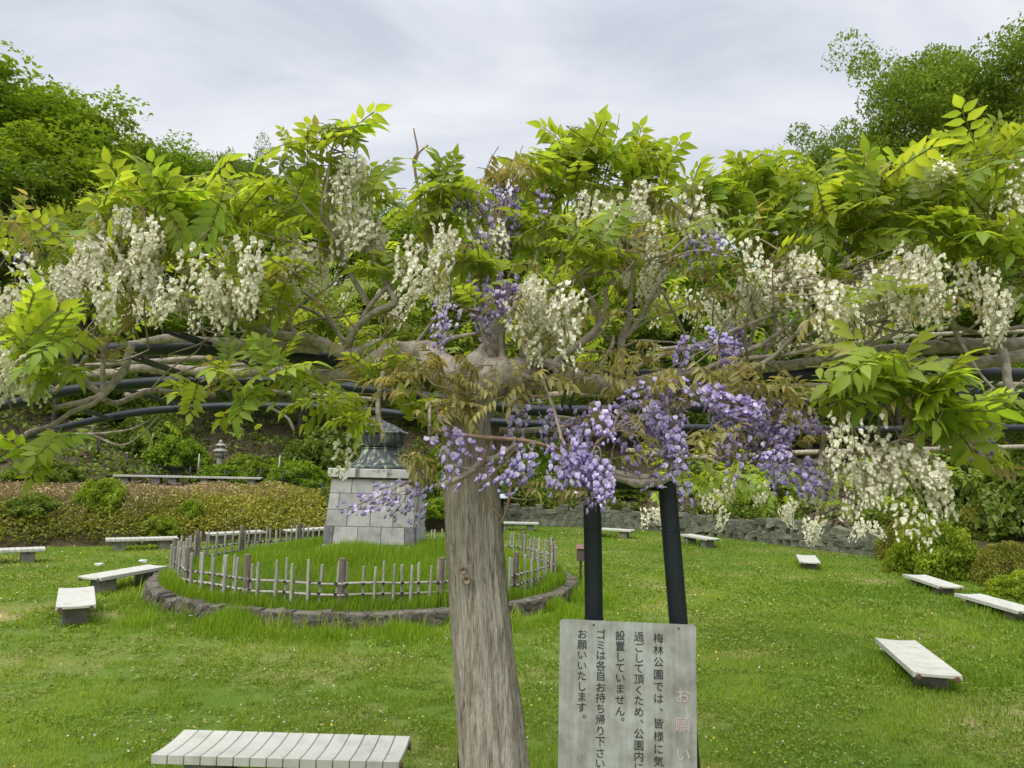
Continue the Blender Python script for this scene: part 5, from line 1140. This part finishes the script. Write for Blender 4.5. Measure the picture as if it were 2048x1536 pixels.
PF = [(980, 440, 80, 50, 2.75, 2.9, 4, RP), (1015, 500, 50, 50, 2.75, 2.9, 3, RP), (1065, 440, 50, 20, 2.8, 2.9, 2, RPs), (555, 425, 40, 20, 3.0, 3.2, 1, RPs), (48, 510, 30, 20, 3.0, 3.2, 1, RPs), (985, 610, 100, 40, 2.55, 2.7, 5, RP), (925, 655, 60, 40, 2.5, 2.65, 3, RP), (1375, 510, 90, 20, 2.8, 2.95, 3, RPs), (1700, 535, 40, 20, 2.95, 3.0, 1, RPs),
      (880, 915, 60, 20, 2.42, 2.5, 2, RPs), (1170, 880, 90, 50, 2.42, 2.55, 5, RP), (1280, 900, 110, 70, 2.45, 2.6, 7, RP), (1110, 955, 100, 40, 2.40, 2.5, 5, RP), (1180, 970, 60, 30, 2.40, 2.5, 3, RP), (1045, 935, 60, 30, 2.45, 2.5, 2, RPs), (1330, 820, 100, 40, 2.5, 2.65, 4, RP), (1410, 850, 80, 50, 2.5, 2.65, 4, RP), (1415, 735, 70, 30, 2.65, 2.8, 3, RP),
      (1540, 900, 130, 90, 2.45, 2.6, 10, RP), (1580, 960, 60, 50, 2.45, 2.55, 3, RP), (1480, 850, 80, 40, 2.5, 2.6, 3, RP), (1365, 985, 50, 20, 2.36, 2.42, 2, RPs), (1080, 850, 70, 20, 2.5, 2.6, 2, RPs), (1040, 870, 40, 20, 2.5, 2.6, 1, RPs), (1980, 880, 60, 20, 2.6, 2.7, 2, RP), (1500, 700, 60, 40, 3.1, 3.3, 2, RP), (1560, 860, 60, 40, 2.6, 2.7, 2, RP)]
for f_ in PF: flowers(f_[0], f_[1], f_[2] * 1.2, f_[3] * 1.3, *f_[4:6], int(f_[6] * 1.15 + .5), f_[7] + RPs, tilt=.5, sc_=.80)
flowers(805, 1035, 50, 10, 2.40, 2.46, 2, RPs, tilt=.2, sc_=.8, drift=1.1)
flowers(838, 1012, 24, 10, 2.40, 2.46, 2, RPs, tilt=.2, sc_=.7, drift=.4)

# ------------------------------------------------------------------ place leaves
# (cx, cy, rx, ry, depth0, depth1, count, kind, size)
LF = [(295, 415, 100, 45, 2.65, 3.1, 48, 'g', 0.224), (440, 405, 85, 42, 2.7, 3.2, 35, 'g', 0.224), (545, 550, 50, 50, 2.65, 2.9, 16, 'g', 0.216), (520, 480, 60, 40, 2.9, 3.2, 15, 'g', 0.216),
      (590, 285, 50, 12, 2.65, 2.75, 6, 'g', 0.216), (680, 268, 50, 14, 2.65, 2.75, 9, 'g', 0.216), (655, 330, 60, 22, 2.65, 2.85, 6, 'g', 0.207), (610, 370, 90, 35, 2.7, 3.1, 16, 'g', 0.216), (620, 430, 70, 35, 2.7, 2.9, 9, 'g', 0.216), (760, 385, 40, 25, 2.75, 3.0, 9, 'g', 0.199),
      (900, 375, 45, 26, 2.6, 2.75, 14, 'g', 0.216), (870, 410, 60, 30, 2.7, 2.9, 11, 'g', 0.216), (960, 420, 110, 40, 2.8, 3.1, 18, 'g', 0.216), (1010, 352, 55, 22, 2.75, 2.9, 13, 'b', 0.176), (1115, 310, 40, 30, 2.85, 3.1, 18, 'g', 0.224), (1190, 310, 50, 30, 2.85, 3.1, 20, 'g', 0.224), (1160, 370, 100, 35, 2.8, 3.2, 27, 'g', 0.224), (1300, 335, 50, 30, 2.85, 3.1, 19, 'g', 0.224), (1280, 385, 70, 25, 2.8, 3.1, 14, 'g', 0.224),
      (1170, 500, 60, 40, 2.55, 2.75, 19, 'g', 0.216), (1090, 470, 60, 40, 2.75, 3.0, 15, 'g', 0.216), (960, 520, 50, 30, 2.6, 2.75, 8, 'g', 0.199), (800, 545, 50, 40, 2.75, 2.9, 8, 'g', 0.207), (1430, 390, 70, 35, 2.95, 3.4, 28, 'g', 0.224), (1530, 365, 80, 35, 2.95, 3.4, 40, 'g', 0.224), (1640, 400, 110, 45, 2.75, 3.3, 48, 'g', 0.232), (1790, 390, 120, 50, 2.7, 3.2, 53, 'g', 0.232), (1950, 340, 100, 60, 2.7, 3.2, 49, 'g', 0.232), (1960, 450, 100, 50, 2.7, 3.1, 41, 'g', 0.232), (1760, 465, 140, 35, 2.8, 3.15, 34, 'g', 0.224), (1560, 455, 80, 35, 2.75, 3.1, 30, 'g', 0.224), (2030, 560, 40, 40, 2.9, 3.1, 10, 'g', 0.207), (2010, 520, 50, 30, 2.8, 3.0, 10, 'g', 0.216),
      (1740, 735, 70, 28, 2.35, 2.5, 13, 'g', 0.264), (1850, 770, 75, 35, 2.35, 2.5, 17, 'g', 0.273), (1870, 830, 60, 35, 2.38, 2.5, 13, 'g', 0.255), (1690, 790, 40, 25, 2.42, 2.55, 8, 'g', 0.191), (1985, 815, 40, 22, 2.4, 2.55, 8, 'g', 0.199), (1960, 900, 40, 30, 2.6, 2.8, 6, 'g', 0.183),
      (60, 665, 70, 32, 2.4, 2.65, 22, 'g', 0.216), (110, 735, 40, 20, 2.45, 2.6, 6, 'g', 0.183), (70, 895, 40, 30, 2.5, 2.65, 6, 'g', 0.183), (450, 735, 60, 28, 2.48, 2.65, 8, 'g', 0.183), (560, 740, 90, 30, 2.48, 2.65, 14, 'g', 0.183), (640, 790, 60, 35, 2.48, 2.7, 10, 'g', 0.183), (710, 830, 45, 28, 2.48, 2.65, 10, 'g', 0.183), (385, 780, 30, 16, 2.5, 2.6, 4, 'g', 0.183), (505, 805, 28, 22, 2.5, 2.6, 5, 'g', 0.191), (840, 815, 30, 14, 2.5, 2.6, 5, 'g', 0.166), (740, 750, 40, 20, 2.55, 2.7, 5, 'g', 0.166),
      (50, 450, 70, 22, 2.75, 3.1, 16, 'y', .22), (125, 490, 60, 30, 2.75, 3.1, 15, 'g', 0.207), (240, 600, 50, 30, 2.7, 2.9, 5, 'y', .18), (200, 680, 50, 30, 2.7, 2.9, 6, 'y', .16), (110, 560, 40, 40, 2.9, 3.1, 5, 'y', .18), (520, 660, 40, 30, 3.0, 3.1, 5, 'g', 0.166), (340, 500, 60, 30, 2.75, 2.9, 7, 'y', .2),
      (870, 745, 90, 24, 2.48, 2.65, 15, 'b', 0.150), (800, 760, 40, 20, 2.48, 2.6, 5, 'b', 0.141), (930, 810, 65, 22, 2.44, 2.58, 14, 'b', 0.141), (1060, 770, 60, 30, 2.48, 2.62, 10, 'b', 0.141), (1200, 740, 90, 35, 2.5, 2.75, 15, 'b', 0.150), (1310, 720, 70, 30, 2.6, 2.8, 8, 'b', 0.141), (1390, 770, 100, 30, 2.45, 2.65, 16, 'b', 0.158), (1500, 755, 80, 25, 2.45, 2.65, 16, 'b', 0.158), (1430, 890, 70, 28, 2.38, 2.5, 10, 'b', 0.150), (1560, 790, 60, 25, 2.45, 2.6, 9, 'b', 0.150), (1290, 830, 110, 30, 2.5, 2.65, 10, 'b', 0.141), (1160, 975, 70, 8, 2.42, 2.5, 6, 'b', 0.141), (1070, 975, 30, 8, 2.42, 2.5, 3, 'b', 0.132), (850, 930, 45, 14, 2.40, 2.48, 7, 'b', 0.132), (1590, 850, 50, 25, 2.5, 2.6, 6, 'b', 0.150), (1100, 680, 60, 20, 2.55, 2.65, 5, 'b', 0.141), (1180, 640, 60, 30, 2.6, 2.8, 5, 'b', 0.132), (1340, 620, 60, 30, 2.8, 3.0, 5, 'b', 0.132), (1450, 570, 60, 40, 2.8, 3.0, 6, 'b', 0.141), (930, 540, 60, 30, 2.6, 2.8, 4, 'b', 0.123), (1470, 490, 60, 30, 2.8, 3.0, 5, 'y', .18), (1920, 880, 40, 12, 2.5, 2.6, 4, 'y', .16), (1690, 560, 60, 25, 2.7, 2.9, 4, 'y', .18),
      (900, 790, 110, 40, 2.42, 2.55, 9, 'b', .14), (980, 745, 80, 30, 2.45, 2.55, 5, 'b', .13), (1250, 880, 180, 40, 2.38, 2.5, 7, 'b', .12), (1520, 850, 110, 50, 2.38, 2.5, 5, 'b', .12), (820, 720, 90, 30, 2.6, 2.75, 8, 'y', .16), (700, 640, 120, 50, 2.7, 3.0, 9, 'y', .16), (1000, 560, 140, 60, 2.45, 2.6, 10, 'y', .15), (470, 600, 100, 40, 2.7, 2.9, 5, 'y', .15), (1700, 600, 250, 40, 2.5, 2.7, 14, 'y', .16), (1300, 480, 120, 60, 2.6, 2.75, 10, 'y', .17), 
      # fill deeper in the canopy
      (200, 560, 330, 90, 3.4, 5.2, 56, 'g', 0.216), (700, 540, 300, 90, 3.5, 5.5, 48, 'g', 0.216), (1250, 540, 320, 80, 3.5, 5.5, 58, 'g', 0.216), (1750, 540, 330, 70, 3.4, 5.0, 62, 'g', 0.216), (1050, 440, 900, 35, 3.5, 4.8, 75, 'g', 0.224), (600, 700, 500, 40, 5.5, 7.5, 50, 'g', 0.216), (1350, 680, 400, 50, 5.0, 7.5, 56, 'g', 0.216), (300, 850, 280, 20, 6.5, 8.5, 12, 'g', 0.216), (1480, 960, 120, 25, 5.8, 7.0, 20, 'g', 0.224), (1400, 910, 150, 30, 6, 7.5, 18, 'g', 0.224), (1900, 930, 150, 40, 6.5, 8, 15, 'g', 0.224)]
cand = []
for (cx, cy, rx, ry, d0, d1, n_, kd, sz) in LF:
    cc = at(cx, cy + ry * .6, (d0 + d1) / 2)
    for i in range(n_):
        a = rnd.random() * 6.28; r_ = math.sqrt(rnd.random()); px = cx + rx * r_ * math.cos(a); py = cy + ry * 1.2 * r_ * math.sin(a); D = rnd.uniform(d0, d1)
        tip = at(px, py, D)
        outw = Vector((px - cx, 0, 0)); yaw = rnd.uniform(0, 6.28)
        if rnd.random() < .55 and abs(px - cx) > 10: yaw = (-math.pi / 2 if px > cx else math.pi / 2) + rnd.gauss(0, .8)   # many leaves spread outwards
        topness = (cy - py) / max(1, ry)
        pitch = rnd.gauss(.22 + .5 * topness, .5) if kd != 'b' else rnd.gauss(0, .5)
        roll = rnd.gauss(0, .6); s_ = sz * rnd.choice((rnd.uniform(.45, .8), rnd.uniform(.75, 1.1), rnd.uniform(.85, 1.2)))
        Mx = Matrix.Rotation(yaw, 3, 'Z') @ Matrix.Rotation(pitch, 3, 'X') @ Matrix.Rotation(roll, 3, 'Y')
        mid = Mx @ Vector((0, .55 * s_, -.05 * s_)); P = tip - mid
        bz = kd == 'b' or (kd == 'y' and rnd.random() < .45) or (kd == 'g' and rnd.random() < .04)
        cand.append((D, P, Mx, s_, bz, rnd.randrange(1000)))
vis = []
for c in cand:
    px, py = proj(c[1]); vis.append(-60 < px < 2108 and 150 < py < 1100)
order = sorted(range(len(cand)), key=lambda i: (not vis[i], cand[i][0] / cand[i][3]))
single = set(order[:300])
Vs = []; Ts = []; TIs = []; MIs = []; base_i = 0
for i, (D, P, Mx, s_, bz, k) in enumerate(cand):
    if rnd.random() < .35 and D < 3.3: twig_to(P, .0014, .24)
    if i in single:
        o = bpy.data.objects.new('leaf', (LBm if bz else LGm)[k % (len(LB) if bz else len(LG))]); o.location = P - WO; o.rotation_euler = Mx.to_euler(); o.scale = (s_, s_, s_); link(o, wis)
    else:
        a, b, c, d = (LB if bz else LG)[k % (len(LB) if bz else len(LG))]; A = np.array(Mx) * s_
        Vs.append(a @ A.T + np.array(tuple(P - WO))); Ts.append(b + base_i); base_i += len(a); jit = rnd.uniform(-.22, .22)
        TIs.append(np.clip(c + jit, 0, 1)); MIs.append(np.where(d == 1, 2, 1 if bz else 0))
tag(obj('leaves', np_mesh('leaves', np.concatenate(Vs), np.concatenate(Ts), [m_leaf, m_bronze, m_rach], np.concatenate(TIs), np.concatenate(MIs), True), wis), kind='stuff')
tag(twigs.build('fine_twigs', m_twig, wis, smooth=True), kind='stuff')
print('LEAVES', len(cand))

# ------------------------------------------------------------------ another wisteria on the far side of the ring
far = empty('wisteria', (at(1450, 1000, 9).x, 9.0, 0)); tag(far, 'farther white wisteria hanging behind the right posts', 'wisteria'); FO = Vector(far.location)
for pts in ([(1250, 900, 9, .03), (1400, 915, 9, .03), (1600, 905, 9, .03), (1800, 900, 9, .03)], [(1480, 915, 9, .015), (1470, 960, 8.9, .012), (1440, 985, 8.8, .009)], [(1650, 905, 9, .015), (1660, 960, 9, .012)], [(1780, 900, 9, .03), (2000, 895, 9, .03), (2170, 890, 9, .04)]):
    s_ = spline([(*at(*q[:3]), q[3]) for q in pts], 5); MB().tube([Vector(q[:3]) - FO for q in s_], [q[3] for q in s_], 8, True, .15).build('branch', m_branch, far, smooth=True)
b0 = at(2170, 895, 9) - FO
MB().tube([(b0.x, b0.y, -.05), (b0.x - .1, b0.y, 1.0), (b0.x, b0.y, b0.z)], [.11, .08, .05], 10, True, .1).build('trunk', m_branch, far, smooth=True)
for (cx, cy, w_, h_, n_) in ((1300, 1060, 40, 30, 3), (1590, 1040, 60, 30, 3), (1640, 1080, 60, 20, 4), (1500, 1000, 100, 30, 4), (1430, 1010, 60, 20, 3), (1740, 1080, 60, 20, 3), (1450, 1060, 20, 20, 1)):
    for i in range(n_):
        P = at(cx + rnd.uniform(-.5, .5) * w_, cy - 40 + rnd.uniform(-.5, .5) * h_, rnd.uniform(8.2, 9.2)); o = bpy.data.objects.new('flower_cluster', rnd.choice(RW)); o.location = P - FO; s_ = rnd.uniform(1.1, 1.5); o.scale = (s_, s_, s_); o.rotation_euler = (rnd.gauss(0, .25), rnd.gauss(0, .25), rnd.random() * 6); link(o, far)
for (cx, cy, rx, ry, n_) in ((1430, 965, 80, 25, 26), (1330, 960, 40, 20, 6), (1600, 950, 90, 30, 16), (1750, 970, 80, 40, 12), (1530, 960, 60, 30, 10)):
    for i in range(n_):
        P = at(cx + rnd.uniform(-1, 1) * rx, cy + rnd.uniform(-1, 1) * ry, rnd.uniform(8.3, 9.4)); o = bpy.data.objects.new('leaf', rnd.choice(LGm)); o.location = P - FO; s_ = rnd.uniform(.24, .36); o.scale = (s_, s_, s_); o.rotation_euler = (rnd.gauss(-.2, .4), rnd.gauss(0, .3), rnd.random() * 6); link(o, far)
